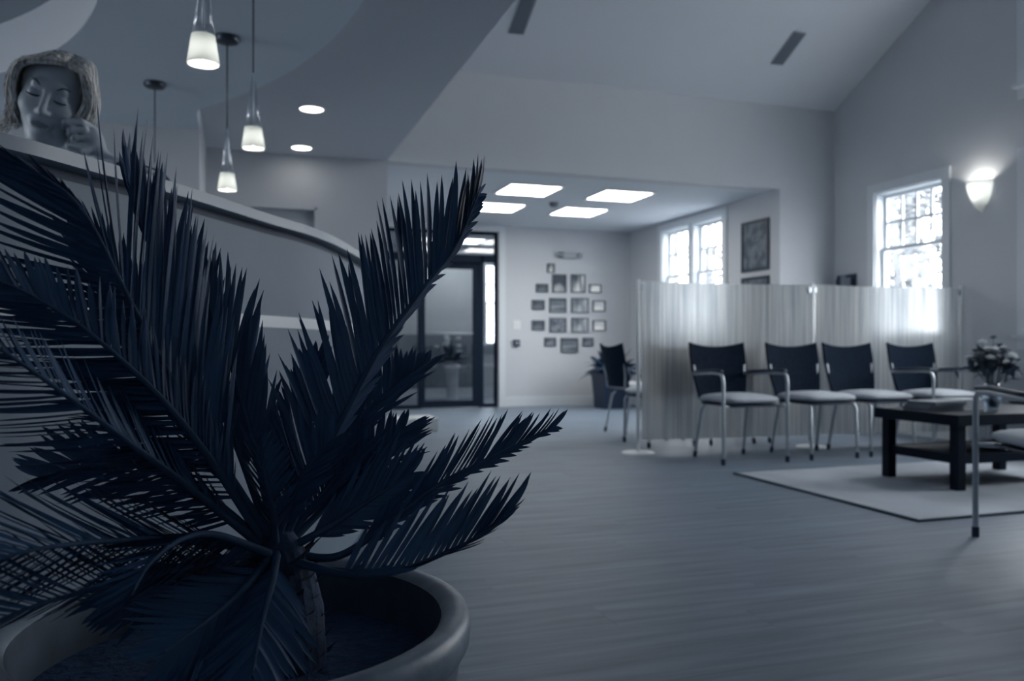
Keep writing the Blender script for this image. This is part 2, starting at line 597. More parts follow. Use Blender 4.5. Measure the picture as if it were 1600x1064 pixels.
# base boards
struct(B((3.49, YB - .018, 0), (XA, YB, .14)).build('baseboard_back', 'trim', bevel=.004))
struct(B((XA - .018, YH + .15, 0), (XA, YB - .018, .14)).build('baseboard_alcove', 'trim', bevel=.004))
struct(B((XR - .018, YN, 0), (XR, YH, .14)).build('baseboard_right', 'trim', bevel=.004))
struct(B((XA, YH - .018, 0), (XR - .018, YH, .14)).build('baseboard_header', 'trim', bevel=.004))


# ------------------------------------------------------------------ windows and doors
def window(n, mp, units, z0, z1, zr, cols=4, rows=2):
    """units: opening spans along the wall; mp(u, v, w) maps wall coordinates (w = outward) to the room"""
    root = sempty('window_%d' % n)
    def bx(name, a, b, m='trim', par=root, bev=.003):
        return B(mp(*a), mp(*b)).build(name, m, par, bevel=bev)
    U0, U1 = units[0][0], units[-1][1]
    cw = .09
    cs = MB()
    for a, b in (((U0 - cw, z0 - .02, -.022), (U0, z1 + cw, 0)), ((U1, z0 - .02, -.022), (U1 + cw, z1 + cw, 0)),
                 ((U0, z1, -.022), (U1, z1 + cw, 0)), ((U0 - cw, z0 - .12, -.018), (U1 + cw, z0 - .03, 0))):
        cs.box(mp(*a), mp(*b))
    for (a, b) in zip(units, units[1:]):
        cs.box(mp(a[1], z0, -.015), mp(b[0], z1, 0))
    cs.build('casing', 'trim', root)
    bx('sill', (U0 - cw - .02, z0 - .03, -.06), (U1 + cw + .02, z0, .11))
    for (u0, u1) in units:
        jb = MB()
        for a, b in (((u0, z0, 0), (u0 + .015, z1, .16)), ((u1 - .015, z0, 0), (u1, z1, .16)), ((u0 + .015, z1 - .015, 0), (u1 - .015, z1, .16))):
            jb.box(mp(*a), mp(*b))
        jb.build('jamb', 'trim', root)
        a, b = u0 + .015, u1 - .015
        for nm, s0, s1, w0, nc, nr in (('upper_sash', zr, z1 - .015, .10, cols, rows), ('lower_sash', z0, zr + .035, .065, 1, 1)):
            t = .035
            fr = MB()
            for p, q in (((a, s0, w0), (a + t, s1, w0 + .03)), ((b - t, s0, w0), (b, s1, w0 + .03)),
                         ((a + t, s0, w0), (b - t, s0 + t, w0 + .03)), ((a + t, s1 - t, w0), (b - t, s1, w0 + .03))):
                fr.box(mp(*p), mp(*q))
            sash = fr.build(nm, 'trim', root)
            ua, ub, va, vb = a + t, b - t, s0 + t, s1 - t
            for i in range(1, nc):
                u = ua + (ub - ua) * i / nc
                B(mp(u - .013, va, w0 + .005), mp(u + .013, vb, w0 + .025)).build('muntin', 'trim', sash)
            for j in range(1, nr):
                v = va + (vb - va) * j / nr
                B(mp(ua, v - .013, w0 + .006), mp(ub, v + .013, w0 + .024)).build('muntin', 'trim', sash)
            for i in range(nc):
                for j in range(nr):
                    B(mp(ua + (ub - ua) * i / nc, va + (vb - va) * j / nr, w0 + .0135),
                      mp(ua + (ub - ua) * (i + 1) / nc, va + (vb - va) * (j + 1) / nr, w0 + .0165)).build('pane', 'pane', sash)
    return root


def portal(loc, rot, sx, sy):
    l = bpy.data.lights.new('window_portal', 'AREA'); l.shape = 'RECTANGLE'; l.size = sx; l.size_y = sy
    l.cycles.is_portal = True
    o = bpy.data.objects.new('window_portal', l); COL.objects.link(o); o.location = loc; o.rotation_euler = rot
    o['kind'] = 'helper'


mr = lambda u, v, w_: (XR + w_, u, v)
ma = lambda u, v, w_: (XA + w_, u, v)
window(1, mr, [WIN_R[0]], WZ0, WZ1, WZR)
window(2, mr, [WIN_R[1]], WZ0, WZ1, WZR)
window(3, mr, [WIN_R[2]], WZ0, WZ1, WZR)  # out of view, added to bring light to floor and rug
window(4, mr, [WIN_R[1]], UPZ0, UPZ1, 3.62)
window(5, mr, [WIN_R[2]], UPZ0, UPZ1, 3.62)  # unseen upper window, likewise added for its light
window(6, ma, WIN_A, WZ0, WZ1, 1.75)
window(8, lambda u, v, w_: (XW - w_, u, v), WIN_L_ADDED, .45, 2.25, 1.4, 1, 1)  # added unseen glazing that lights hair and soffit from the left
portal((XW - .2, 3.2, 1.35), (0, -PI / 2, 0), 1.8, 3.2)
for a, b in WIN_R:
    portal((XR + .2, (a + b) / 2, (WZ0 + WZ1) / 2), (0, PI / 2, 0), WZ1 - WZ0, b - a)
for a, b in WIN_R[1:3]:
    portal((XR + .2, (a + b) / 2, (UPZ0 + UPZ1) / 2), (0, PI / 2, 0), UPZ1 - UPZ0, b - a)
portal((XA + .2, 9.09, (WZ0 + WZ1) / 2), (0, PI / 2, 0), WZ1 - WZ0, 1.46)

# plain door in the left return wall, mostly behind the counter
d1 = sempty('door_1')
B((D1[0] + .02, YH + .05, 0), (D1[1] - .02, YH + .09, D1[3] - .02)).build('door_leaf', 'doorpaint', d1, bevel=.004)
fr = MB().box((D1[0], YH, 0), (D1[0] + .02, YH + .15, D1[3])).box((D1[1] - .02, YH, 0), (D1[1], YH + .15, D1[3])).box((D1[0], YH, D1[3] - .02), (D1[1], YH + .15, D1[3]))
fr.build('door_jamb', 'wall', d1)
T([(D1[0] + .09, YH + .045, 1.0), (D1[0] + .09, YH - .005, 1.0), (D1[0] + .2, YH - .005, 1.0)], .009).build('door_handle', 'metal', d1, smooth=True)

# glazed entrance at the back of the alcove
d2 = sempty('door_2')
yd = YB + .06
cs = MB()
cs.box((3.40, YB - .02, 0), (3.49, YB, 2.42)).box((1.61, YB - .02, 0), (1.70, YB, 2.42)).box((1.61, YB - .02, 2.42), (3.49, YB, 2.495))
cs.build('casing', 'trim', d2)
fm = MB()
for a, b in (((3.36, 0), (3.40, 2.42)), ((1.70, 0), (1.74, 2.42)), ((1.74, 2.38), (3.36, 2.42)), ((3.13, 0), (3.20, 2.10)), ((2.28, 0), (2.33, 2.10)),
             ((1.74, 2.0), (3.36, 2.10)), ((3.20, 0), (3.36, .05)), ((1.74, 0), (2.28, .05))):
    fm.box((a[0], yd, a[1]), (b[0], yd + .05, b[1]))
fm.build('door_frame', 'doorframe', d2)
leaf = MB()
for a, b in (((2.335, .01), (2.375, 1.99)), ((3.05, .01), (3.125, 1.99)), ((2.375, 1.90), (3.05, 1.99)), ((2.375, .01), (3.05, .10))):
    leaf.box((a[0], yd - .005, a[1]), (b[0], yd + .04, b[1]))
lf = leaf.build('door_leaf', 'doorframe', d2)
B((2.375, yd + .015, .10), (3.05, yd + .021, 1.90)).build('pane', 'dpane', lf)
T([(2.40, yd - .03, 1.02), (3.04, yd - .03, 1.02)], .011).build('push_bar', 'metal', lf, smooth=True)
B((2.55, yd - .07, 1.98), (3.15, yd - .006, 2.09)).build('door_closer', 'doorframe', lf, bevel=.01)
for a, b in (((3.20, .05), (3.36, 2.0)), ((1.74, .05), (2.28, 2.0)), ((1.74, 2.10), (3.36, 2.38))):
    B((a[0], yd + .02, a[1]), (b[0], yd + .026, b[1])).build('pane', 'dpane', d2)

# vestibule beyond the glass
YV = 13.2
XV0, XV1 = 1.1, 4.75
w = wall_cells([XV0, XV1], [0, 1.03, ZF], [(3.92, 4.40, .87, 2.25)], lambda a, b, c, d: ((a, YV, c), (b, YV + .15, d)))
struct(w.build('wall_vestibule_back', 'vestwall'))
wn_ = struct(B((XV0, YV - .012, .15), (3.82, YV, 1.03)).build('trim_1', 'wains'))
struct(B((XV0, YV - .02, 0), (XV1, YV, .15)).build('baseboard_vestibule', 'trim'))
struct(B((XV1, YB + .15, 0), (XV1 + .15, YV + .15, ZF)).build('wall_vestibule_right', 'vestwall'))
struct(B((XV0 - .15, YB + .15, 0), (XV0, YV + .15, ZF)).build('wall_vestibule_left', 'vestwall'))
struct(B((XV0 - .15, YB + .15, ZF), (XV1 + .15, YV + .15, ZF + .1)).build('ceiling_vestibule', 'ceil'))
window(7, lambda u, v, w_: (u, YV + w_, v), [(3.92, 4.40)], .87, 2.25, 1.55, 2, 2)
portal((4.16, YV + .2, 1.56), (-PI / 2, 0, 0), .48, 1.38)

# ------------------------------------------------------------------ outdoors
struct(B((-30, -24, -.5), (40, 34, -.4)).build('ground', 'ground'))


def tree(x, y, h, r, label, seed):
    rg = random.Random(seed)
    t = thing('tree', label, 'tree', (x, y, -.4), rg.random() * 6)
    lean = (rg.uniform(-.3, .3), rg.uniform(-.3, .3))
    tr = [(lean[0] * s * s, lean[1] * s * s, h * s) for s in [i / 8 for i in range(9)]]
    T(tr, [r * (1 - .8 * i / 8) for i in range(9)], 9).build('trunk', 'bark', t, smooth=True)
    br = MB(); lv = MB()
    for k in range(22):
        s = rg.uniform(.08, .95); a = rg.random() * 6.28; L = rg.uniform(.6, 1.4) * (1.1 - .6 * s)
        p = np.array([lean[0] * s * s, lean[1] * s * s, h * s])
        q = p + np.array([math.cos(a) * L, math.sin(a) * L, L * .45])
        m = (p + q) / 2 + np.array([0, 0, -.1 * L])
        br.tube([p, m, q], [r * .3 * (1.1 - s), r * .2 * (1.1 - s), .006], 5)
        for j in range(56):
            c = m + (q - m) * rg.uniform(0, 1.2) + np.array([rg.gauss(0, .16) for _ in range(3)])
            d = np.array([rg.gauss(0, 1) for _ in range(3)]); d /= np.linalg.norm(d)
            e = np.cross(d, [rg.gauss(0, 1) for _ in range(3)]); e /= np.linalg.norm(e)
            s_ = rg.uniform(.05, .1)
            lv.add([c - d * s_, c + e * s_ * .5, c + d * s_, c - e * s_ * .5], [(0, 1, 2, 3)])
    tag(br.build('branches', 'bark', t, smooth=True), kind='stuff')
    tag(lv.build('foliage', 'foliage', t), kind='stuff')
    return t


for i, (x, y, h, r, lb) in enumerate([
        (9.0, 9.35, 5.0, .09, 'slim tree nearest the window beside the wall sconce'),
        (10.6, 11.6, 5.5, .16, 'thick pale trunk seen in the middle of the sconce window'),
        (13.6, 13.6, 6.0, .14, 'tree standing behind the thick trunk outside the sconce window'),
        (14.2, 16.4, 6.5, .15, 'distant tree at the left edge of the sconce window'),
        (18.0, 18.4, 7.5, .2, 'farthest tall tree outside the sconce window'),
        (8.9, 14.4, 6.0, .12, 'tree outside the right sash of the double window in the alcove'),
        (9.8, 17.2, 6.5, .14, 'tree outside the left sash of the double window in the alcove'),
        (12.5, 6.1, 6.5, .14, 'tree outside the window at the right edge of the picture')]):
    tree(x, y, h, r, lb, 40 + i)

# ------------------------------------------------------------------ reception counter
CP = [(-2.6, .62), (-1.7, .78), (-.95, 1.06), (-.6, 1.31), (-.372, 1.537), (-.26, 1.698), (-.099, 1.952), (.079, 2.277), (.209, 2.497), (.342, 2.82), (.536, 3.454),
      (.62, 4.05), (.60, 4.7), (.42, 5.4), (.12, 5.85), (-.262, 6.13)]
cpath = spline([(a, b, 0) for a, b in CP], 90)[:, :2]
tg = np.gradient(cpath, axis=0); tg /= np.linalg.norm(tg, axis=1, keepdims=True)
nrm = np.stack([-tg[:, 1], tg[:, 0]], 1)      # towards the staff side


def ribbon(o0, o1, z0, z1):
    """slab that follows the counter line between two offsets"""
    mb = MB()
    A = cpath + nrm * o0; Bq = cpath + nrm * o1
    n = len(A)
    vs = [(*p, z0) for p in A] + [(*p, z0) for p in Bq] + [(*p, z1) for p in A] + [(*p, z1) for p in Bq]
    fs = []
    for i in range(n - 1):
        fs += [(i, i + 1, n + i + 1, n + i), (2 * n + i, 3 * n + i, 3 * n + i + 1, 2 * n + i + 1),
               (i, 2 * n + i, 2 * n + i + 1, i + 1), (n + i, n + i + 1, 3 * n + i + 1, 3 * n + i)]
    fs += [(0, n, 3 * n, 2 * n), (n - 1, 3 * n - 1, 4 * n - 1, 2 * n - 1)]
    return mb.add(vs, fs)


ct = thing('reception_counter', 'curved grey reception counter with a raised ledge and pale inlay strip', 'counter', (0, 3, 0))
def cpart(name, mb, m):
    return mb.build(name, m, ct, smooth=True, angle=40, loc=(0, -3, 0))
cpart('front_panel', ribbon(.035, .075, .10, .900), 'counter')
cpart('upper_panel', ribbon(.035, .075, .932, 1.155), 'counter')
cpart('inlay_strip', ribbon(.033, .075, .900, .932), 'inlay')
cpart('toe_kick', ribbon(.075, .11, 0, .10), 'darkgap')
cpart('shadow_reveal', ribbon(.045, .07, 1.155, 1.175), 'darkgap')
cpart('ledge', ribbon(0, .30, 1.175, 1.20), 'ledge')
cpart('desk_top', ribbon(.08, .48, .72, .75), 'ledge')


# ------------------------------------------------------------------ lamps
def point(name, loc, w_, r, col, parent):
    l = bpy.data.lights.new(name, 'POINT'); l.energy = w_; l.color = col; l.shadow_soft_size = r
    o = bpy.data.objects.new(name, l); COL.objects.link(o); o.location = loc; o.parent = parent
    return o


def pendant(x, y, zb, label):
    """zb: bottom of the shade"""
    t = thing('pendant_lamp', label, 'pendant lamp', (x, y, ZS), 0, 'glass pendant lamps over the counter')
    z = zb - ZS
    MB().lathe([(0, 0), (.058, 0), (.06, -.012), (.052, -.026), (.02, -.032), (0, -.032)], 24).build('canopy', 'dmetal', t, smooth=True, angle=40)
    T([(0, 0, -.03), (0, 0, z + .27)], .0035, 8).build('cord', 'dmetal', t, smooth=True)
    pr = [(.006, .30), (.0085, .275), (.015, .22), (.024, .15), (.0335, .083)]
    MB().lathe([(r, z + h) for r, h in pr] + [(r - .003, z + h) for r, h in pr[::-1]], 24).build('clear_glass_neck', 'cglass', t, smooth=True)
    pr = [(.0335, .083), (.037, .055), (.042, .022), (.0455, 0)]
    MB().lathe([(.012, z + .084)] + [(r, z + h) for r, h in pr] + [(r - .003, z + h) for r, h in pr[::-1]] + [(.012, z + .081)], 28).build('shade', 'frost', t, smooth=True, angle=50)
    for k in range(3):
        a = k * 2.094 + .5
        T([(.007 * math.cos(a), .007 * math.sin(a), z + .29), (.0345 * math.cos(a), .0345 * math.sin(a), z + .083)], .0013, 6).build('wire', 'metal', t, smooth=True)
    MB().lathe([(0, z + .30), (.004, z + .30), (.004, z + .10), (.011, z + .098), (.011, z + .066), (0, z + .066)], 14).build('socket', 'metal', t, smooth=True, angle=40)
    MB().lathe([(0, z + .066), (.008, z + .06), (.013, z + .045), (.012, z + .03), (.006, z + .02), (0, z + .018)], 14).build('bulb', 'bulb', t, smooth=True)
    MB().lathe([(0, z + .016), (.005, z + .010), (.005, z + .001), (0, z - .004)], 10).build('finial', 'bulb', t, smooth=True)
    point('lamp_light', (0, 0, z + .012), PENDANT_W, .01, (1, .95, .84), t)
    return t


pendant(-.099, 2.52, 1.66, 'nearest and largest glass pendant lamp hanging at the top of the picture')
pendant(.052, 3.41, 1.632, 'second nearest glass pendant lamp, rightmost of the row over the counter')
pendant(-.057, 4.245, 1.61, 'third glass pendant lamp, hanging lowest in the picture above the counter ledge')
pendant(-.462, 5.12, 1.60, 'farthest pendant lamp, its canopy and cord left of the others behind the palm')


def downlight(x, y, label):
    t = thing('recessed_downlight', label, 'ceiling light', (x, y, ZF), 0, 'recessed downlights in the flat ceiling')
    MB().lathe([(.078, -.001), (.095, -.001), (.095, -.008), (.082, -.010), (.078, -.001)], 28).build('trim_ring', 'white', t, smooth=True)
    MB().lathe([(0, -.004), (.079, -.004)], 28).build('lens', 'can', t)


downlight(.476, 5.85, 'nearer round recessed downlight in the flat ceiling')
downlight(.49, 7.02, 'farther round recessed downlight in the flat ceiling near the wall')


def troffer(x, y, z, label, sx=.6, group='square troffers in the alcove ceiling', glow='troffer'):
    t = thing('ceiling_troffer', label, 'ceiling light', (x, y, z), 0, group)
    h = sx / 2
    f = MB()
    for a, b in (((-h, -h), (h, -h + .025)), ((-h, h - .025), (h, h)), ((-h, -h + .025), (-h + .025, h - .025)), ((h - .025, -h + .025), (h, h - .025))):
        f.box((*a, -.012), (*b, 0))
    f.build('frame', 'white', t)
    B((-h + .025, -h + .025, -.006), (h - .025, h - .025, -.002)).build('diffuser', glow, t)
    for k in (-1, 1):
        B((k * .09 - .006, -h + .025, -.010), (k * .09 + .006, h - .025, -.007)).build('lens_rib', 'white', t)


troffer(2.90, 8.17, ZF, 'near left square ceiling light in the alcove')
troffer(3.96, 8.17, ZF, 'near right square ceiling light in the alcove')
troffer(2.90, 9.31, ZF, 'far left square ceiling light in the alcove')
troffer(3.96, 9.31, ZF, 'far right square ceiling light in the alcove')
troffer(3.35, 12.45, ZF, 'square ceiling light in the vestibule seen through the transom glass', .6, None, 'vestlight')

# wall sconce: half bowl coming to a point
t = thing('wall_sconce', 'glowing white glass wall sconce between the two right hand windows', 'wall lamp', (XR, 5.45, 2.0))
pr = [(.006, .0), (.035, .03), (.07, .09), (.098, .16), (.115, .23), (.12, .275)]
MB().lathe([(r, h) for r, h in pr] + [(r - .005, h) for r, h in pr[::-1]], 24, (0, 0, 0), PI / 2, 3 * PI / 2).build('glass_bowl', 'frost', t, smooth=True)
B((-.012, -.05, .05), (0, .05, .2)).build('wall_plate', 'metal', t, bevel=.003)
MB().lathe([(0, .20), (.02, .19), (.026, .16), (.015, .12), (0, .11)], 14, (-.055, 0, 0)).build('bulb', 'bulb', t, smooth=True)
point('lamp_light', (-.06, 0, .215), SCONCE_W, .03, (1, .96, .88), t)

# ceiling fittings
def vent(x, y, lx, ly, label):
    z = ZT + SL * (YH - y)
    t = thing('ceiling_vent', label, 'vent', (x, y, z), 0, 'slot vents in the vaulted ceiling')
    t.rotation_euler = (-math.atan(SL), 0, 0)
    B((-lx / 2, -ly / 2, -.012), (lx / 2, ly / 2, -.004)).build('frame', 'grille', t, bevel=.002)
    for k in range(4):
        xx = -lx / 2 + lx * (k + 1) / 5
        B((xx - .006, -ly / 2 + .02, -.02), (xx + .006, ly / 2 - .02, -.012)).build('louvre', 'grille', t)
vent(2.32, 6.60, .135, .58, 'long grey slot vent in the vault near the flat ceiling edge')
vent(5.02, 6.655, .135, .40, 'short grey slot vent in the vault near the right wall')
t = thing('smoke_detector', 'small round smoke detector between the square ceiling lights', 'smoke detector', (3.446, 8.83, ZF))
MB().lathe([(0, -.045), (.03, -.045), (.05, -.03), (.058, 0), (0, 0)], 20).build('body', 'paper2', t, smooth=True, angle=40)
MB().lathe([(.034, -.046), (.038, -.049), (.042, -.041)], 20).build('sensor_ring', 'grille', t, smooth=True)

# ------------------------------------------------------------------ pictures and fittings on the back wall
PIC = {
    'd1': two_tone('print_dark_room', (.03, .045, .07), (.12, .145, .175), 7),
    'd2': two_tone('print_grey_group', (.05, .07, .10), (.20, .225, .26), 11),
    'd3': two_tone('print_grey_stripes', (.04, .06, .09), (.24, .27, .30), 5, (.3, 1, 4)),
    'd4': two_tone('print_portrait', (.03, .045, .07), (.45, .48, .50), 4, (1, 1, .6), .5, .62),
    'd5': two_tone('print_doorway', (.04, .06, .09), (.72, .74, .74), 5, (2.4, 1, .3), .44, .56),
    'd6': two_tone('print_column', (.09, .115, .15), (.42, .45, .48), 6, (2.2, 1, .5)),
    'w1': two_tone('print_white', (.62, .65, .67), (.92, .93, .92), 5),
    'w2': two_tone('print_white_dark', (.12, .15, .18), (.92, .93, .92), 5, (1, 1, 2), .38, .46),
    'map': two_tone('print_map', (.05, .07, .10), (.14, .17, .205), 9),
}
PICF = mat('picture_frame_black', (.025, .04, .062), .4)
FR = [(4.115, 4.224, 1.878, 2.007, 'd5', 'smallest framed photo, topmost on the back wall'),
      (4.195, 4.400, 1.599, 1.857, 'd4', 'tall dark framed portrait photo, left of the two upright ones'),
      (4.477, 4.693, 1.605, 1.864, 'd5', 'tall framed photo with a bright right half, right of the two upright ones'),
      (3.952, 4.125, 1.597, 1.718, 'd1', 'small dark framed photo left of the tall upright ones'),
      (4.757, 4.942, 1.607, 1.730, 'w2', 'small framed photo, bright over dark, right of the tall upright ones'),
      (3.888, 4.071, 1.352, 1.491, 'd1', 'small dark framed photo at the left end of the upper wide row'),
      (4.147, 4.400, 1.315, 1.523, 'd3', 'wide framed photo with dark bands, inner left of the upper wide row'),
      (4.481, 4.742, 1.316, 1.529, 'd6', 'wide grey framed photo, inner right of the upper wide row'),
      (4.809, 5.006, 1.340, 1.497, 'w1', 'small framed plain white photo at the right end of the upper wide row'),
      (3.888, 4.071, 1.064, 1.204, 'd1', 'small dark framed photo at the left end of the lower wide row'),
      (4.151, 4.400, 1.035, 1.244, 'd2', 'wide framed group photo, inner left of the lower wide row'),
      (4.488, 4.742, 1.037, 1.248, 'd6', 'wide framed photo with pale centre, inner right of the lower wide row'),
      (4.813, 5.014, 1.059, 1.213, 'w1', 'small framed white photo at the right end of the lower wide row'),
      (4.075, 4.242, .840, .962, 'd2', 'small framed photo left of the lowest wide one'),
      (4.322, 4.581, .751, .959, 'd3', 'lowest framed photo of the whole cluster, wide and dark'),
      (4.652, 4.821, .843, .964, 'd2', 'small framed photo right of the lowest wide one')]


def framed(name, origin, rz, wd, ht, pic, label, group, fw=.014, mount=False):
    """picture hanging on a wall: local x along the wall, local -y into the room"""
    t = thing(name, label, 'picture', origin, rz, group)
    f = MB()
    a, b = wd / 2, ht / 2
    for p, q in (((-a, -b), (a, -b + fw)), ((-a, b - fw), (a, b)), ((-a, -b + fw), (-a + fw, b - fw)), ((a - fw, -b + fw), (a, b - fw))):
        f.box((p[0], -.022, p[1]), (q[0], 0, q[1]))
    f.build('frame', PICF, t)
    B((-a + fw, -.010, -b + fw), (a - fw, -.004, b - fw)).build('photo', PIC[pic], t)
    return t


for (x0_, x1_, z0_, z1_, pc, lb) in FR:
    framed('framed_photo', ((x0_ + x1_) / 2, YB, (z0_ + z1_) / 2), 0, x1_ - x0_, z1_ - z0_, pc, lb, 'cluster of framed photos on the back wall')
framed('framed_print', (XA, 7.72, 1.95), -PI / 2, .50, .56, 'map', 'large dark framed print, upper of two on the alcove side wall', 'two prints beside the double window', .03)
framed('framed_print', (XA, 7.72, 1.33), -PI / 2, .50, .56, 'map', 'dark framed print mostly hidden by the screen, lower of two', 'two prints beside the double window', .03)

t = thing('light_switch', 'white light switch plate beside the glass entrance', 'switch', (3.66, YB, 1.14))
B((-.055, -.008, -.058), (.055, 0, .058)).build('plate', 'white', t, bevel=.003)
for s in (-.025, .025):
    B((s - .012, -.013, -.028), (s + .012, -.008, .028)).build('rocker', 'white', t)
t = thing('alarm_pull', 'small dark wall box below the light switch', 'wall box', (3.653, YB, .886))
B((-.046, -.04, -.046), (.046, 0, .046)).build('housing', 'black', t, bevel=.006)
B((-.026, -.05, -.010), (.026, -.041, .012)).build('lever', 'paper', t, bevel=.002)
t = thing('emergency_light', 'grey emergency light unit high on the back wall above the photos', 'emergency light', (4.44, YB, 2.13))
B((-.10, -.06, -.045), (.10, 0, .045)).build('housing', 'paper', t, bevel=.012)
for s in (-1, 1):
    h = MB().lathe([(0, -.03), (.03, -.028), (.042, 0), (.042, .028), (.036, .034), (0, .034)], 18)
    o = h.build('lamp_head', 'paper' if s > 0 else 'grille', t, smooth=True, angle=40, loc=(s * .145, -.05, .0))
    o.rotation_euler = (PI / 2 + .2, 0, s * .5)

# brochure rack on the right wall behind the screen
t = thing('brochure_rack', 'dark brochure rack on the right wall between corner and window', 'brochure rack', (XR, 7.1, 1.30))
B((-.02, -.14, -.25), (0, .14, .30)).build('back_plate', 'black', t, bevel=.004)
for z in (-.2, .02):
    p = MB().box((-.09, -.14, z), (-.08, .14, z + .14)).box((-.08, -.14, z), (-.02, .14, z + .012)).box((-.08, -.14, z + .012), (-.02, -.13, z + .14)).box((-.08, .13, z + .012), (-.02, .14, z + .14))
    p.build('pocket', 'black', t)
    for k in range(3):
        B((-.07 + k * .012, -.12 + k * .085, z + .014), (-.062 + k * .012, -.045 + k * .085, z + .24 + .03 * (k % 2))).build('brochure', ['paper2', 'grille', 'black'][k], t)


# ------------------------------------------------------------------ guest chairs
def chair(arms, label, loc, rz, group):
    t = thing('guest_chair', label, 'chair', loc, rz, group)
    s = .255 if arms else .205
    # seat cushion
    puff(.235, .235, .034, 5, 12, (0, -.02, .455), .012).build('seat_cushion', 'seat', t, smooth=True)
    puff(.225, .225, .012, 6, 8, (0, -.02, .417)).build('seat_pan', 'black', t, smooth=True)
    # curved mesh back with raised corners
    def fn(u, v):
        q = 2 * u - 1
        wd = .205 + .05 * math.sin(min(1, v * 1.25) * PI / 2) - .012 * v
        z = .455 + v * (.385 + .035 * q * q * v)
        return (q * wd, .215 + .075 * v - .045 * q * q * (1 - .3 * v) + .02, z)
    MB().sheet(fn, 16, 12, .016).build('backrest', 'mesh', t, smooth=True, angle=50)
    fm = MB()
    for k in (-1, 1):
        fm.tube([(k * .185, .16, .425), (k * .195, .225, .45), (k * .212, .228, .56), (k * .225, .245, .70)], .011, 8)
    fm.tube([(-.185, .16, .425), (.185, .16, .425)], .010, 8)
    T([(-.2, -.2, .412), (.2, -.2, .412)], .010, 8).build('front_rail', 'metal', t, smooth=True)
    fm.build('frame', 'metal', t, smooth=True, angle=50)
    for k in (-1, 1):
        rear = [(k * .19, .13, .415), (k * .2, .17, .36), (k * .215, .235, .03)]
        l = T(rear, .0115, 10).build('leg', 'metal', t, smooth=True, angle=50)
        T([(k * .2144, .232, .045), (k * .216, .239, 0)], .0145, 10).build('foot_cap', 'black', l, smooth=True, angle=50)
        if arms:
            pts = [(k * .27, -.235, .03), (k * .27, -.235, .58), (k * .27, -.225, .625), (k * .27, -.195, .648), (k * .265, -.10, .652), (k * .25, .12, .64), (k * .232, .235, .635)]
            l = T(pts, .0125, 10).build('leg', 'metal', t, smooth=True, angle=50)
            T([(k * .27, -.235, .045), (k * .27, -.235, 0)], .0155, 10).build('foot_cap', 'black', l, smooth=True, angle=50)
            T([(k * .27, -.21, .664), (k * .265, -.10, .668), (k * .25, .12, .656), (k * .238, .2, .652)], .019, 10, flat=.55).build('armrest', 'black', t, smooth=True)
            T([(k * .27, -.235, .41), (k * .19, -.2, .412)], .010, 8).build('bracket', 'metal', t, smooth=True)
        else:
            l = T([(k * .2, -.19, .415), (k * .205, -.225, .38), (k * .208, -.235, .03)], .0115, 10).build('leg', 'metal', t, smooth=True, angle=50)
            T([(k * .208, -.235, .045), (k * .208, -.235, 0)], .0145, 10).build('foot_cap', 'black', l, smooth=True, angle=50)
    return t


GR = 'guest chairs in the waiting area'
ca = chair(True, 'dark mesh armchair with pale seat at the left end of the row', (3.53, 5.28, 0), 0, GR)
cb = chair(False, 'armless dark mesh chair beside the left end armchair of the row', (4.235, 5.30, 0), 0, GR)
dup(cb, (4.79, 5.31, 0), 0, 'armless dark mesh chair, second armless one from the left in the row')
dup(ca, (5.385, 5.24, 0), 0, 'dark mesh armchair in the row behind the coffee table books')
dup(cb, (5.80, 4.55, 0), -PI / 2, 'chair by the right wall mostly hidden behind the flower vase')
dup(ca, (3.25, 2.48, 0), PI - .45, 'armchair in the right foreground with its back to the camera, cut off by frame')
dup(cb, (3.68, 7.2, 0), PI / 2, 'chair behind the left post of the screen, turned sideways')
dup(ca, (4.62, 6.33, 0), PI, 'armchair standing behind the left panel, its feet showing below near the middle post')
dup(cb, (4.03, 6.33, 0), PI, 'armless chair seen dimly through the middle of the left panel')
dup(cb, (3.44, 6.33, 0), PI, 'armless chair seen dimly through the left end of the left panel')

# ------------------------------------------------------------------ privacy screen
t = thing('privacy_screen', 'three post room divider with two streaked translucent panels behind the chairs', 'screen', (3.0, 5.85, 0))
SP = [(3.0, 5.85), (4.55, 5.72), (6.03, 5.60)]
SH = 1.375
for k, (x, y) in enumerate(SP):
    x -= 3.0; y -= 5.85
    p = T([(x, y, .012), (x, y, SH)], .014, 14).build('post', 'satin', t, smooth=True, angle=50)
    sp = .13 if k < 2 else .06
    MB().lathe([(0, .016), (.02, .016), (sp * .9, .010), (sp, .004), (sp, 0), (0, 0)], 28, (x, y, 0)).build('base_plate', 'satin', p, smooth=True, angle=40)
    for dx in ((-1, 1) if k == 1 else ((1,) if k == 0 else (-1,))):
        B((x + dx * .012, y - .014, SH - .085), (x + dx * .04, y + .012, SH - .035)).build('clip', 'metal', p, bevel=.003)
for k in range(2):
    (xa, ya), (xb, yb) = SP[k], SP[k + 1]
    def fn(u, v, xa=xa, ya=ya, xb=xb, yb=yb, k=k):
        q = .02 + u * .96
        return (xa + (xb - xa) * q - 3.0, ya + (yb - ya) * q - 5.85 + .004 * math.sin(u * PI * 3), .10 + v * (SH - .112) - .010 * math.sin(u * PI) * v)
    MB().sheet(fn, 40, 2, .008).build('panel', 'screen', t, smooth=True, angle=50)

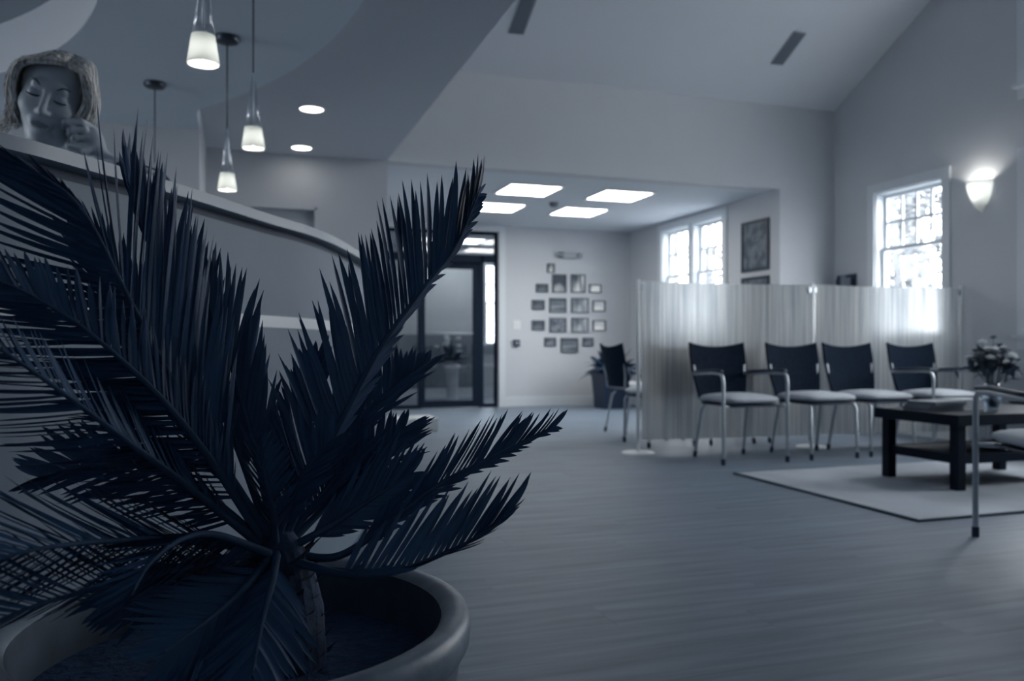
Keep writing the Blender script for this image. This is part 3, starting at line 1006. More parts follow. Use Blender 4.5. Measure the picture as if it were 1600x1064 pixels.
# ------------------------------------------------------------------ rug, table and what is on it
t = thing('area_rug', 'pale grey area rug with faint patches under the coffee table', 'rug', (4.3, 3.9, 0))
B((-1.185, -.765, .0005), (1.185, .765, .012)).build('pile', 'rug', t)
e = MB()
for a, b in (((-1.2, -.78), (1.2, -.765)), ((-1.2, .765), (1.2, .78)), ((-1.2, -.765), (-1.185, .765)), ((1.185, -.765), (1.2, .765))):
    e.box((*a, .0005), (*b, .011))
e.build('binding', 'rugedge', t)

TX, TY = 4.42, 3.96
t = thing('coffee_table', 'dark wood coffee table with a lower shelf on the rug', 'table', (TX, TY, .012))
hx, hy = .525, .325
B((-hx, -hy, .375), (hx, hy, .44)).build('table_top', 'table', t, bevel=.004)
for sx in (-1, 1):
    for sy in (-1, 1):
        B((sx * (hx - .06) - .03, sy * (hy - .06) - .03, 0), (sx * (hx - .06) + .03, sy * (hy - .06) + .03, .375)).build('leg', 'table', t, bevel=.003)
B((-hx + .06, -hy + .06, .165), (hx - .06, hy - .06, .20)).build('shelf', 'table', t, bevel=.002)
ap = MB()
ap.box((-hx + .09, -hy + .05, .15), (hx - .09, -hy + .068, .205)).box((-hx + .09, hy - .068, .15), (hx - .09, hy - .05, .205))
ap.box((-hx + .05, -hy + .09, .15), (-hx + .068, hy - .09, .205)).box((hx - .068, -hy + .09, .15), (hx - .05, hy - .09, .205))
ap.build('shelf_rail', 'table', t)


def book(x, y, z, wd, dp, h, rz, cover, label, group):
    t = thing('magazine', label, 'magazine', (x, y, z), rz, group)
    B((-wd / 2 + .003, -dp / 2 + .002, .003), (wd / 2 - .003, dp / 2 - .002, h - .003)).build('pages', 'paper', t)
    c = MB().box((-wd / 2, -dp / 2, 0), (wd / 2, dp / 2, .003)).box((-wd / 2, -dp / 2, h - .003), (wd / 2, dp / 2, h)).box((-wd / 2, -dp / 2, .003), (-wd / 2 + .003, dp / 2, h - .003))
    c.build('cover', cover, t)


ZTOP = .452
zz = ZTOP
for k, (h, lb) in enumerate([(.018, 'bottom'), (.016, 'middle'), (.02, 'top')]):
    book(4.10 + .01 * k, 4.02 - .008 * k, zz, .27, .21, h, .05 * (k - 1), 'paper2' if k != 1 else 'grille', lb + ' magazine of the darker stack at the left of the coffee table', 'stack of dark magazines')
    zz += h + .0006
zz = ZTOP
for k, (h, lb) in enumerate([(.022, 'bottom'), (.018, 'middle'), (.016, 'top')]):
    book(4.40 + .008 * k, 4.06 + .006 * k, zz, .25, .2, h, -.04 * (k - 1), ['paper', 'paper', 'paper'][k], lb + ' magazine of the pale stack in the middle of the coffee table', 'stack of pale magazines')
    zz += h + .0006
book(4.52, 3.86, .218, .26, .2, .02, .05, 'paper', 'pale magazine on the lower shelf of the coffee table', 'magazines on the shelf')

# glass vase with flowers
t = thing('flower_vase', 'clear glass vase with a mixed bouquet of pale and dark flowers', 'vase', (4.335, 3.80, ZTOP))
pr = [(.0, .002), (.038, .002), (.042, .01), (.036, .02), (.044, .035), (.058, .075), (.056, .11), (.044, .14), (.040, .155), (.046, .17)]
MB().lathe(pr + [(r - .0035, max(.006, h)) for r, h in pr[::-1]], 26).build('glass', 'vase', t, smooth=True)
MB().lathe([(0, .022), (.036, .024), (.05, .07), (.049, .095), (0, .095)], 20).build('water', 'vase', t, smooth=True)
rg = random.Random(3)
stems = MB(); lv = MB()
flowers = []
for k in range(30):
    a = rg.random() * 6.28; rr = math.sqrt(rg.random()) * .14
    hh = .20 + .19 * math.sqrt(max(0, 1 - (rr / .17) ** 2)) * rg.uniform(.82, 1.0)
    if k == 0: a, rr, hh = .3, .02, .44
    if k == 1: a, rr, hh = 2.4, .05, .41
    tip = (rr * math.cos(a), rr * math.sin(a), hh)
    stems.tube([(.02 * math.cos(a + 2.5), .02 * math.sin(a + 2.5), .03), (.02 * math.cos(a), .02 * math.sin(a), .15), tip], .0022, 5)
    flowers.append(tip)
    for j in range(6):
        c = np.array(tip) * np.array([.85, .85, 1]) + np.array([rg.gauss(0, .03), rg.gauss(0, .03), rg.uniform(-.11, -.02)])
        d = np.array([rg.gauss(0, 1), rg.gauss(0, 1), rg.gauss(.2, .6)]); d /= np.linalg.norm(d)
        e_ = np.cross(d, [0.1, .2, 1]); e_ /= np.linalg.norm(e_)
        L = rg.uniform(.025, .05)
        lv.add([c - d * L, c + e_ * L * .45 + np.array([0, 0, .006]), c + d * L, c - e_ * L * .45 + np.array([0, 0, .006])], [(0, 1, 2), (0, 2, 3)])
stems.build('stems', 'leafmid', t, smooth=True)
tag(lv.build('leaves', 'leafmid', t), kind='stuff')
for k, tip in enumerate(flowers):
    f = MB()
    r0 = rg.uniform(.026, .046)
    for ring, (n, tilt, rs) in enumerate(((7, .1, 1.0), (6, .6, .85), (4, 1.1, .7))):
        for j in range(n):
            a = 2 * PI * j / n + ring * .5
            d = np.array([math.cos(a) * math.cos(tilt), math.sin(a) * math.cos(tilt), math.sin(tilt)])
            s_ = np.array([-math.sin(a), math.cos(a), 0])
            R_ = r0 * rs
            f.add([(0, 0, 0), d * R_ * .6 + s_ * R_ * .6, d * R_ * 1.05, d * R_ * .6 - s_ * R_ * .6], [(0, 1, 2, 3)])
    f.build('flower', 'petal' if k % 5 in (0, 1, 3) and k != 0 else 'petald', t, loc=tip)

# ------------------------------------------------------------------ floor plant in the alcove corner
def leaf_strip(mb, p, d, L, wd, droop, n=6):
    d = np.array(d, float); d /= np.linalg.norm(d)
    s = np.cross(d, [0, 0, 1.0]); s /= np.linalg.norm(s) + 1e-9
    rl = rg.uniform(-1.2, 1.2); s = s * math.cos(rl) + np.cross(d, s) * math.sin(rl)
    L_, R_ = [], []
    for i in range(n + 1):
        u = i / n
        c = np.array(p) + d * L * u + np.array([0, 0, -droop * u * u * L])
        w_ = wd * math.sin(PI * (u * .92 + .06)) ** .8
        L_.append(c + s * w_); R_.append(c - s * w_)
    vs = L_ + R_
    fs = [(i, i + 1, n + 1 + i + 1, n + 1 + i) for i in range(n)]
    mb.add(vs, fs)


t = thing('potted_plant', 'dark bushy potted plant in the alcove corner left of the screen', 'plant', (4.80, 10.16, 0))
pl_ = MB()
def sq(r): return [(-r, -r), (r, -r), (r, r), (-r, r)]
for (r0_, r1_, za, zb) in ((.17, .20, 0, .44), (.215, .215, .44, .48)):
    a = sq(r0_); b = sq(r1_)
    pl_.add([(*q, za) for q in a] + [(*q, zb) for q in b], [(3, 2, 1, 0), (4, 5, 6, 7), (0, 1, 5, 4), (1, 2, 6, 5), (2, 3, 7, 6), (3, 0, 4, 7)])
pl_.build('planter', 'black', t)
MB().add([(*q, .482) for q in sq(.19)], [(0, 1, 2, 3)]).build('soil', 'soil', t)
rg = random.Random(11)
for k in range(95):
    a = rg.random() * 6.28; el = rg.uniform(.25, 1.45)
    mb = MB()
    leaf_strip(mb, (.05 * math.cos(a), .05 * math.sin(a), .47), (math.cos(a) * math.cos(el), math.sin(a) * math.cos(el), math.sin(el)), rg.uniform(.32, .52), .032, rg.uniform(.2, .7))
    mb.build('leaf', 'leafdark', t, smooth=True)

# vestibule: tall white vase with a leafy arrangement
t = thing('vestibule_vase', 'tall white vase with flowers seen through the glass door', 'vase', (3.17, 12.5, 0))
MB().lathe([(0, 0), (.10, 0), (.085, .1), (.10, .4), (.13, .62), (.12, .62), (.09, .4), (0, .38)], 24).build('vase_body', 'white', t, smooth=True, angle=50)
for k in range(40):
    a = rg.random() * 6.28; el = rg.uniform(.1, 1.4)
    mb = MB()
    leaf_strip(mb, (.03 * math.cos(a), .03 * math.sin(a), .58), (math.cos(a) * math.cos(el), math.sin(a) * math.cos(el), math.sin(el)), rg.uniform(.3, .55), .035, rg.uniform(.2, .6))
    mb.build('leaf', 'leafmid', t, smooth=True)
for k in range(8):
    a = rg.random() * 6.28; rr = rg.uniform(.05, .3)
    MB().lathe([(0, -.03), (.035, -.02), (.05, .01), (.03, .03), (0, .035)], 10).build('blossom', 'petal', t, smooth=True, loc=(rr * math.cos(a), rr * math.sin(a), rg.uniform(.75, 1.0)))

# low white box on the floor beyond the counter
t = thing('white_box', 'low white box on the floor seen through the palm fronds', 'box', (1.55, 8.15, 0))
B((-.32, -.2, 0), (.32, .2, .10)).build('box_body', 'white', t, bevel=.006)
B((-.325, -.205, .10), (.325, .205, .13)).build('lid', 'white', t, bevel=.006)

# ------------------------------------------------------------------ potted sago palm
PX, PY = 0.0, 1.0
palm = thing('potted_palm', 'large dark sago palm in a round grey glazed pot in the foreground', 'plant', (PX, PY, 0))
ORG = np.array([PX, PY, 0.0])
RZ = .52
pr = [(0, 0), (.19, 0), (.2, .02), (.235, .25), (.252, .44), (.256, .475), (.262, .48), (.266, .487), (.268, .505), (.264, .517), (.256, .521), (.240, .519), (.233, .512),
      (.231, .50), (.228, .46), (.222, .40), (0, .40)]
MB().lathe([(r, h * 1.04) for r, h in pr[:13]], 72).build('pot', 'pot', palm, smooth=True, angle=60)
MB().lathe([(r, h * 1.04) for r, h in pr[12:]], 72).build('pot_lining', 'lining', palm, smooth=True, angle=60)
def soilf(u, v):
    a = u * 2 * PI; r = .229 * v
    return (r * math.cos(a), r * math.sin(a), .472 + .012 * math.sin(9 * r + 3 * a) * v * (1 - v) + .012 * (1 - v))
MB().grid(soilf, 40, 8).build('soil', 'soil', palm, smooth=True)
# squat scaly trunk
CR = at(430, 850, .965)
c0 = CR - ORG
tb = MB().lathe([(0, .42), (.05, .42), (.06, .47), (.056, .54), (.042, c0[2] - .02), (.02, c0[2] + .015), (0, c0[2] + .02)], 20, (c0[0], c0[1], 0))
for k in range(90):
    a = k * 2.4; h = k / 90
    zc = .43 + (c0[2] - .44) * h
    r = .056 - .022 * h
    p = np.array([c0[0] + r * math.cos(a), c0[1] + r * math.sin(a), zc])
    d = np.array([math.cos(a), math.sin(a), .9])
    s_ = np.array([-math.sin(a), math.cos(a), 0]) * .012
    tb.add([p - s_, p + s_, p + d * .022], [(0, 1, 2)])
tb.build('trunk', 'trunk', palm)

# one leaflet, unit length along +x, keeled blade tapering to a point; width given by scale
NS = 7
lvv = []; lff = []
for i in range(NS + 1):
    u = i / NS
    w_ = min(1, .62 + 1.2 * u) * (1 - u ** 5) if i < NS else 0.0
    w_ = max(w_, .02)
    for k, (yy, zz_) in enumerate(((-1, .35), (0, -.1), (1, .35))):
        lvv.append((u, yy * w_ * .5, zz_ * w_ * .35))
for i in range(NS):
    for k in range(2):
        a = i * 3 + k
        lff.append((a, a + 1, a + 4, a + 3))
LEAF_V = np.array(lvv)
# a few stock bends that the single leaflets share
LEAF_ME = []
for bend in (-.10, .02, .14):
    me = bpy.data.meshes.new('leaflet')
    V = LEAF_V.copy(); V[:, 2] *= .012; V[:, 1] *= .012
    V[:, 1] += bend * .06 * V[:, 0] ** 2
    V[:, 2] -= .004 * V[:, 0] ** 2
    me.from_pydata(V.tolist(), [], lff); me.update()
    me.materials.append(M['navy'])
    me.polygons.foreach_set('use_smooth', [True] * len(me.polygons))
    LEAF_ME.append(me)

mass = MB()
singles = 0
prng = random.Random(5)


def img(a, b, c=0.0):
    """direction: a to the picture's right, b down, c away from the viewer"""
    v = a * RV - b * UV + c * FV
    return v / np.linalg.norm(v)


def ip(val, u):
    """constant, or a list of (u, value) keys"""
    if isinstance(val, list):
        if u <= val[0][0]: return val[0][1]
        for (a, p), (b, q) in zip(val, val[1:]):
            if u <= b:
                f = (u - a) / (b - a)
                return p * (1 - f) + q * f
        return val[-1][1]
    return val


def frond(pts, A, LA, Bd, LB, step=.0072, width=.0072, single=True, start=.16, fwd=.35, jit=.06, sides='AB', t_end=.995):
    global singles
    P3 = spline([at(*p) for p in pts], 60)
    seg = np.linalg.norm(np.diff(P3, axis=0), axis=1)
    s = np.concatenate([[0], np.cumsum(seg)]); tot = s[-1]
    rb = MB().tube(P3 - ORG, [.0055 * (1 - .82 * (q / tot) ** 1.1) for q in s], 7)
    fr_ = rb.build('frond', 'rachis', palm, smooth=True)
    n = int(tot * (t_end - start) / step)
    for k in range(n):
        u = start + (t_end - start) * (k + .5) / n
        q = u * tot
        i = min(np.searchsorted(s, q) - 1, len(P3) - 2); i = max(i, 0)
        f = (q - s[i]) / (s[i + 1] - s[i] + 1e-9)
        p = P3[i] * (1 - f) + P3[i + 1] * f
        tan = P3[i + 1] - P3[i]; tan /= np.linalg.norm(tan)
        # leaflets: short at the base, long in the middle, shorter and more forward at the tip
        prof = min(1, .55 + 2.4 * (u - start)) * (1 - .62 * max(0, (u - .55) / .45) ** 1.6)
        for side, D, L in (('A', ip(A, u), LA), ('B', ip(Bd, u), LB)):
            if isinstance(L, list):
                L = ip(L, u) / prof
            if side not in sides or L <= 0: continue
            fw = ip(fwd, u) + .9 * max(0, u - .7) / .3
            dv = np.array(D) + tan * fw + np.array([prng.gauss(0, jit), prng.gauss(0, jit), prng.gauss(0, jit)]) * .6
            dv /= np.linalg.norm(dv)
            ln = L * prof * prng.uniform(.86, 1.1)
            # blade's broad side turned roughly to the frond plane
            nrm_ = np.cross(tan, D); nrm_ /= np.linalg.norm(nrm_) + 1e-9
            yv = np.cross(nrm_, dv); yv /= np.linalg.norm(yv) + 1e-9
            tw = prng.gauss(.35 if side == 'A' else -.35, .25)
            zv = np.cross(dv, yv)
            y2 = yv * math.cos(tw) + zv * math.sin(tw); z2 = np.cross(dv, y2)
            wd = width * prng.uniform(.85, 1.1)
            bend = prng.choice((0, 1, 2))
            if single and singles < 298:
                o = bpy.data.objects.new('leaflet', LEAF_ME[bend]); COL.objects.link(o)
                o.parent = fr_
                m = Matrix.Identity(4)
                for r_ in range(3):
                    m[r_][0] = dv[r_] * ln
                    m[r_][1] = y2[r_] * (wd / .012)
                    m[r_][2] = z2[r_] * (wd / .012)
                    m[r_][3] = (p - ORG)[r_]
                o.matrix_local = m
                singles += 1
            else:
                V = LEAF_V
                bnd = (-.10, .02, .14)[bend]
                W = p - ORG + np.outer(V[:, 0] * ln, dv) + np.outer(V[:, 1] * wd + bnd * V[:, 0] ** 2 * .4 * ln, y2) + np.outer(V[:, 2] * wd - .04 * V[:, 0] ** 2 * ln, z2)
                mass.add(W, lff)
    return fr_


# clearly readable fronds first: their leaflets are separate pieces
frond([(440, 850, .965), (490, 745, .97), (539, 647, .985), (595, 542, 1.0), (663, 448, 1.03), (712, 384, 1.05), (748, 301, 1.07)],
      [(.1, img(-.5, -.9, .05)), (.45, img(-.2, -1, .05)), (.7, img(-.1, -1, .05)), (1, img(.1, -1, .05))],
      [(.1, .10), (.3, .15), (.55, .155), (.75, .135), (.9, .085), (1, .055)],
      img(.62, -.72, .9), .055, step=.0082, width=.0090, start=.10, fwd=.06, jit=.035)
frond([(440, 862, .965), (530, 868, .97), (623, 803, .99), (686, 757, 1.0), (748, 724, 1.02), (807, 695, 1.03), (866, 667, 1.05)],
      img(.42, -.9, .1), .085, img(1, -.1, .5), .045, step=.0085, width=.0066, start=.25, fwd=.25, jit=.06)
frond([(450, 875, .95), (540, 897, .92), (619, 893, .90), (719, 853, .90), (765, 824, .905), (803, 790, .91)],
      img(.42, -.9, .1), .105, img(.9, -.35, -.4), .05, step=.0085, width=.0066, start=.25, fwd=.15, jit=.06)
frond([(428, 850, .955), (304, 655, .90), (210, 483, .84), (132, 334, .79), (60, 272, .76), (-40, 222, .73)],
      [(.2, img(.12, -1, .1)), (.62, img(.04, -1, .1)), (.75, img(-.6, -.8, .1)), (1, img(-1, -.45, .1))],
      [(.2, .12), (.35, .19), (.5, .20), (.6, .195), (.645, .19), (.67, .13), (.70, .05), (1, .035)],
      img(-1, .12, -.1), [(.2, .08), (.4, .13), (.7, .13), (1, .07)], step=.0064, width=.0092, start=.2, fwd=[(.2, .08), (.6, .08), (.75, .8), (1, .8)], jit=.04)
frond([(425, 850, .96), (372, 700, .98), (315, 565, .985), (262, 445, .98), (222, 350, .97), (200, 285, .96)],
      [(.2, img(.25, -1, .1)), (1, img(.0, -1, .1))], [(.2, .10), (.5, .13), (.8, .115), (1, .06)], img(-.35, -.9, .1), .12, step=.0072, width=.0085, start=.2, fwd=.12, jit=.05)
frond([(428, 850, .96), (405, 725, .975), (378, 625, .98), (348, 535, .98), (325, 470, .975)],
      [(.2, img(.28, -.95, .1)), (1, img(.08, -1, .1))], [(.2, .09), (.5, .12), (.8, .11), (1, .07)], img(-.3, -.9, .1), .12, step=.0072, width=.008, start=.2, fwd=.12, jit=.05)
# the rest of the crown
k_ = dict(single=False)
frond([(445, 845, .97), (500, 735, 1.03), (560, 655, 1.08), (620, 600, 1.13), (668, 570, 1.18)], img(.9, -.5, .2), .105, img(-.3, -.9, .3), .08, start=.25, **k_)
frond([(445, 855, .97), (520, 780, 1.02), (580, 715, 1.07), (632, 668, 1.11)], img(1, -.25, .1), .10, img(-.2, -.9, .2), .07, start=.3, **k_)
frond([(435, 845, .97), (455, 740, 1.05), (478, 640, 1.12), (496, 560, 1.17)], img(.45, -.85, .1), .10, img(-.45, -.85, .1), .085, start=.25, **k_)
frond([(415, 850, .95), (330, 720, .90), (250, 620, .85), (140, 520, .80), (50, 462, .77), (-30, 425, .74)], img(.05, -1, .2), .075, img(-1, .22, -.1), .12, **k_)
frond([(412, 855, .95), (300, 765, .88), (200, 690, .81), (100, 615, .75), (0, 545, .70), (-70, 505, .67)], img(-.4, -.85, .2), .08, img(-.95, .3, 0), .11, **k_)
frond([(410, 860, .95), (300, 845, .85), (180, 845, .76), (60, 858, .68), (-60, 890, .63)], img(-.85, -.5, .1), .11, img(-.75, .65, 0), .10, **k_)
frond([(412, 862, .94), (290, 885, .84), (170, 915, .75), (60, 945, .69), (-40, 985, .65)], img(-.8, -.6, .1), .10, img(-.6, .5, .3), .06, **k_)
frond([(415, 852, .95), (330, 780, .92), (240, 735, .90), (150, 725, .89), (60, 745, .88)], img(-.6, -.75, .2), .09, img(-.8, .55, .1), .10, **k_)
frond([(412, 850, .95), (320, 690, .96), (240, 560, .98), (170, 450, .99), (110, 360, 1.0)], img(.1, -1, .1), .12, img(-.8, -.4, .2), .11, **k_)
frond([(420, 865, .93), (340, 836, .84), (285, 842, .78), (235, 880, .73), (205, 930, .70)], img(-.95, .1, -.1), .085, img(-.6, .8, .1), .07, **k_)
frond([(430, 850, .96), (455, 780, .93), (480, 730, .90), (520, 690, .88)], img(.8, -.4, -.2), .07, img(-.5, -.8, 0), .085, **k_)
frond([(430, 855, .95), (425, 790, .90), (412, 730, .87), (408, 690, .85)], img(.7, -.7, 0), .05, img(-.7, -.7, 0), .05, **k_)
frond([(440, 855, .97), (488, 792, 1.0), (532, 738, 1.03), (578, 692, 1.05)], img(.75, -.6, .1), .085, img(-.45, -.85, .1), .085, start=.2, **k_)
frond([(445, 860, .965), (515, 822, .97), (580, 780, .985), (640, 742, 1.0)], img(.3, -.95, .1), .095, img(.75, .2, .3), .06, start=.2, **k_)
frond([(425, 865, .94), (385, 915, .87), (330, 965, .80), (255, 1020, .74)], img(-.2, .95, 0), .085, img(-.9, -.2, 0), .085, **k_)
frond([(432, 865, .94), (425, 910, .87), (410, 970, .80), (395, 1050, .74)], img(.65, .6, 0), .075, img(-.75, .5, 0), .085, **k_)
frond([(418, 862, .95), (350, 895, .92), (260, 925, .90), (160, 950, .89)], img(-.6, .8, 0), .075, img(-.85, -.4, 0), .075, **k_)
tag(mass.build('leaflet_mass', 'navy', palm, smooth=True), kind='stuff')


# ------------------------------------------------------------------ the receptionist
def smin(a, b, k):
    h = np.clip(.5 + .5 * (b - a) / k, 0, 1)
    return b * (1 - h) + a * h - k * h * (1 - h)


def smax(a, b, k):
    return -smin(-a, -b, k)


def ell(Q, c, r):
    d = (Q - np.array(c)) / np.array(r)
    k0 = np.linalg.norm(d, axis=-1)
    k1 = np.linalg.norm(d / np.array(r), axis=-1) + 1e-9
    return k0 * (k0 - 1) / k1


def cap_(Q, a, b, ra, rb):
    a = np.array(a, float); b = np.array(b, float)
    ba = b - a
    h = np.clip(((Q - a) @ ba) / (ba @ ba), 0, 1)
    return np.linalg.norm(Q - a - h[..., None] * ba, axis=-1) - (ra + (rb - ra) * h)


def surface(fn, lo, hi, st):
    """surface nets over a signed distance field"""
    ax = [np.arange(l, h + st, st) for l, h in zip(lo, hi)]
    G = np.stack(np.meshgrid(*ax, indexing='ij'), -1)
    D = fn(G)
    nx, ny, nz = D.shape
    ins = D < 0
    cnt = np.zeros((nx - 1, ny - 1, nz - 1)); acc = np.zeros((nx - 1, ny - 1, nz - 1, 3))
    corners = [(i, j, k) for i in (0, 1) for j in (0, 1) for k in (0, 1)]
    def sub(a, c): return a[c[0]:nx - 1 + c[0], c[1]:ny - 1 + c[1], c[2]:nz - 1 + c[2]]
    for c in corners:
        for axis in range(3):
            if c[axis] == 0:
                d = list(c); d[axis] = 1
                da, db = sub(D, c), sub(D, d)
                m = (da < 0) != (db < 0)
                t_ = np.where(m, da / np.where(m, da - db, 1), 0)
                pos = np.zeros(da.shape + (3,))
                for q in range(3):
                    pos[..., q] = c[q]
                pos[..., axis] += t_
                acc += np.where(m[..., None], pos, 0); cnt += m
    act = cnt > 0
    idx = -np.ones(act.shape, int); idx[act] = np.arange(act.sum())
    ijk = np.argwhere(act)
    V = (acc[act] / cnt[act][:, None] + ijk) * st + np.array([a[0] for a in ax])
    Fs = []
    for axis in range(3):
        o1, o2 = [(1, 2), (2, 0), (0, 1)][axis]
        sl0 = [slice(None)] * 3; sl1 = [slice(None)] * 3
        sl0[axis] = slice(0, -1); sl1[axis] = slice(1, None)
        m = ins[tuple(sl0)] != ins[tuple(sl1)]
        e = np.argwhere(m)
        ok = (e[:, o1] > 0) & (e[:, o2] > 0) & (e[:, o1] < D.shape[o1] - 1) & (e[:, o2] < D.shape[o2] - 1)
        e = e[ok]
        flip = ins[tuple(e.T)]
        def cell(d1, d2):
            q = e.copy(); q[:, o1] -= d1; q[:, o2] -= d2
            return idx[tuple(q.T)]
        quad = np.stack([cell(1, 1), cell(0, 1), cell(0, 0), cell(1, 0)], 1)
        quad[~flip] = quad[~flip][:, ::-1]
        Fs.append(quad)
    return V, np.concatenate(Fs)


HZ = 2.10
HC = at(82, 155, HZ)                      # middle of the head
vd = HC - np.array([0, 0, EYE]); vd[2] = 0; vd /= np.linalg.norm(vd)
bz = -vd                                   # towards the viewer, level
bx_ = np.cross([0, 0, 1.0], bz)            # picture's right
by = np.array([0, 0, 1.0])
BODY = np.stack([bx_, by, bz], 1)          # body frame columns: right, up, towards viewer


def rot(axis, deg):
    return np.array(Matrix.Rotation(math.radians(deg), 3, axis))


HEAD = BODY @ rot('Z', -13) @ rot('X', 20) @ rot('Y', -6)    # roll, nod, turn
toW = lambda p: HC + BODY @ np.array(p, float)


def to_head(Q):
    return (Q - HC) @ HEAD


def to_body(Q):
    return (Q - HC) @ BODY


def head_sdf(Q):
    h = to_head(Q)
    d = ell(h, (0, .035, -.022), (.074, .083, .094))
    d = smin(d, ell(h, (0, -.03, .012), (.060, .085, .072)), .03)
    d = smin(d, ell(h, (0, -.098, .050), (.022, .018, .022)), .025)
    for s in (-1, 1):
        d = smin(d, ell(h, (s * .037, -.022, .052), (.024, .024, .024)), .025)
    d = smin(d, cap_(h, (-.03, .034, .074), (.03, .034, .074), .010, .010), .02)
    for s in (-1, 1):
        d = smax(d, -ell(h, (s * .031, .010, .096), (.020, .012, .018)), .012)
        d = smin(d, ell(h, (s * .031, .010, .071), (.0145, .0115, .0125)), .004)
    d = smin(d, cap_(h, (0, .022, .082), (0, -.026, .103), .0065, .0105), .012)
    for s in (-1, 1):
        d = smin(d, ell(h, (s * .0115, -.030, .092), (.0075, .0065, .010)), .006)
    d = smin(d, ell(h, (0, -.060, .080), (.026, .014, .010)), .012)
    d = smin(d, cap_(h, (-.019, -.0565, .083), (.019, -.0565, .083), .0042, .0042), .005)
    d = smin(d, cap_(h, (-.015, -.0665, .083), (.015, -.0665, .083), .0052, .0052), .005)
    d = smax(d, -cap_(h, (-.021, -.0613, .0905), (.021, -.0613, .0905), .0022, .0022), .003)
    b = to_body(Q)
    d = smin(d, cap_(b, (.0, -.07, -.025), (-.03, -.22, -.10), .050, .056), .03)
    return d


def hand_sdf(Q):
    b = to_body(Q)
    d = ell(b, (.082, -.098, .040), (.030, .036, .022))
    d = smin(d, cap_(b, (.092, -.115, .036), (.112, -.155, .040), .025, .024), .02)
    d = smin(d, cap_(b, (.112, -.155, .040), (.215, -.215, .12), .024, .036), .015)
    for k in range(4):
        # four fingers folded under the jaw, knuckles towards the viewer
        y0 = -.066 - .0185 * k; x0 = .064 + .006 * k; z0 = .064 - .004 * k
        kn = (x0, y0, z0); pip = (x0 - .034 + .003 * k, y0 - .004, z0 + .006); dip = (x0 - .036 + .003 * k, y0 - .010, z0 - .020); tip = (x0 - .016, y0 - .012, z0 - .028)
        r = .0088 - .0004 * k
        f = smin(cap_(b, (x0 + .018, y0 - .004, z0 - .018), kn, .010, .0092), cap_(b, kn, pip, .0095, r), .004)
        f = smin(f, cap_(b, pip, dip, r, r * .95), .003)
        f = smin(f, cap_(b, dip, tip, r * .95, r * .85), .003)
        d = smin(d, f, .0015)
    th = smin(cap_(b, (.088, -.128, .052), (.060, -.140, .066), .013, .0105), cap_(b, (.060, -.140, .066), (.036, -.132, .068), .0105, .0085), .004)
    return smin(d, th, .006)


person = thing('person', 'woman with light hair leaning on the counter, cheek resting on her hand', 'person', (float(toW((-.05, 0, -.25))[0]), float(toW((-.05, 0, -.25))[1]), 0))
PO = np.array(person.location)


def from_np(name, V, F_, m, parent, mats=None):
    me = bpy.data.meshes.new(name)
    me.from_pydata((V - PO).tolist(), [], F_.tolist()); me.update()
    for q in ([m] if mats is None else mats):
        me.materials.append(M[q])
    me.polygons.foreach_set('use_smooth', [True] * len(me.polygons))
    o = bpy.data.objects.new(name, me); COL.objects.link(o); o.parent = parent
    return o


lo = HC + np.array([-.16, -.22, -.24]); hi = HC + np.array([.27, .17, .14])
V, F_ = surface(lambda Q: smin(head_sdf(Q), hand_sdf(Q), .002), lo, hi, .0038)
body = from_np('body', V, F_, 'skin', person, ['skin', 'lips'])
hV = to_head(V)
fc = hV[F_].mean(1)
lip = (np.abs(fc[:, 0]) < .0235) & (fc[:, 1] < -.0525) & (fc[:, 1] > -.0725) & (fc[:, 2] > .076) & (((fc[:, 0] / .0215) ** 2 + ((fc[:, 1] + .0612) / .0072) ** 2) < 1)
body.data.polygons.foreach_set('material_index', lip.astype(int).tolist())
tag(body, 'face, neck and hand of bare skin')

hp = lambda p: HC + HEAD @ np.array(p, float) - PO
for s in (-1, 1):
    T([hp((s * (.017 + .029 * q), .031 + .010 * math.sin(q * PI * .75), .0835 - .014 * q * q)) for q in np.linspace(0, 1, 8)],
      [.0016, .0026, .003, .003, .0028, .0024, .0018, .001], 6).build('eyebrow', 'brow', person, smooth=True)
    T([hp((s * .031 + .0145 * math.cos(q), .0065 - .0035 * math.sin(q), .0838 - .004 * abs(math.cos(q)) ** 2)) for q in np.linspace(0, PI, 9)],
      [.0008, .0016, .0021, .0023, .0024, .0023, .0021, .0016, .0008], 6).build('eyelash', 'brow', person, smooth=True)

# hair: cap plus many locks falling from the parting to the jaw
def hair_sdf(Q):
    h = to_head(Q)
    d = ell(h, (0, .034, -.030), (.081, .088, .096))
    d = smin(d, ell(h, (0, -.02, -.06), (.080, .085, .064)), .03)
    cut = ell(h, (.004, -.012, .085), (.064, .104, .078))
    return smax(d, -cut, .012)


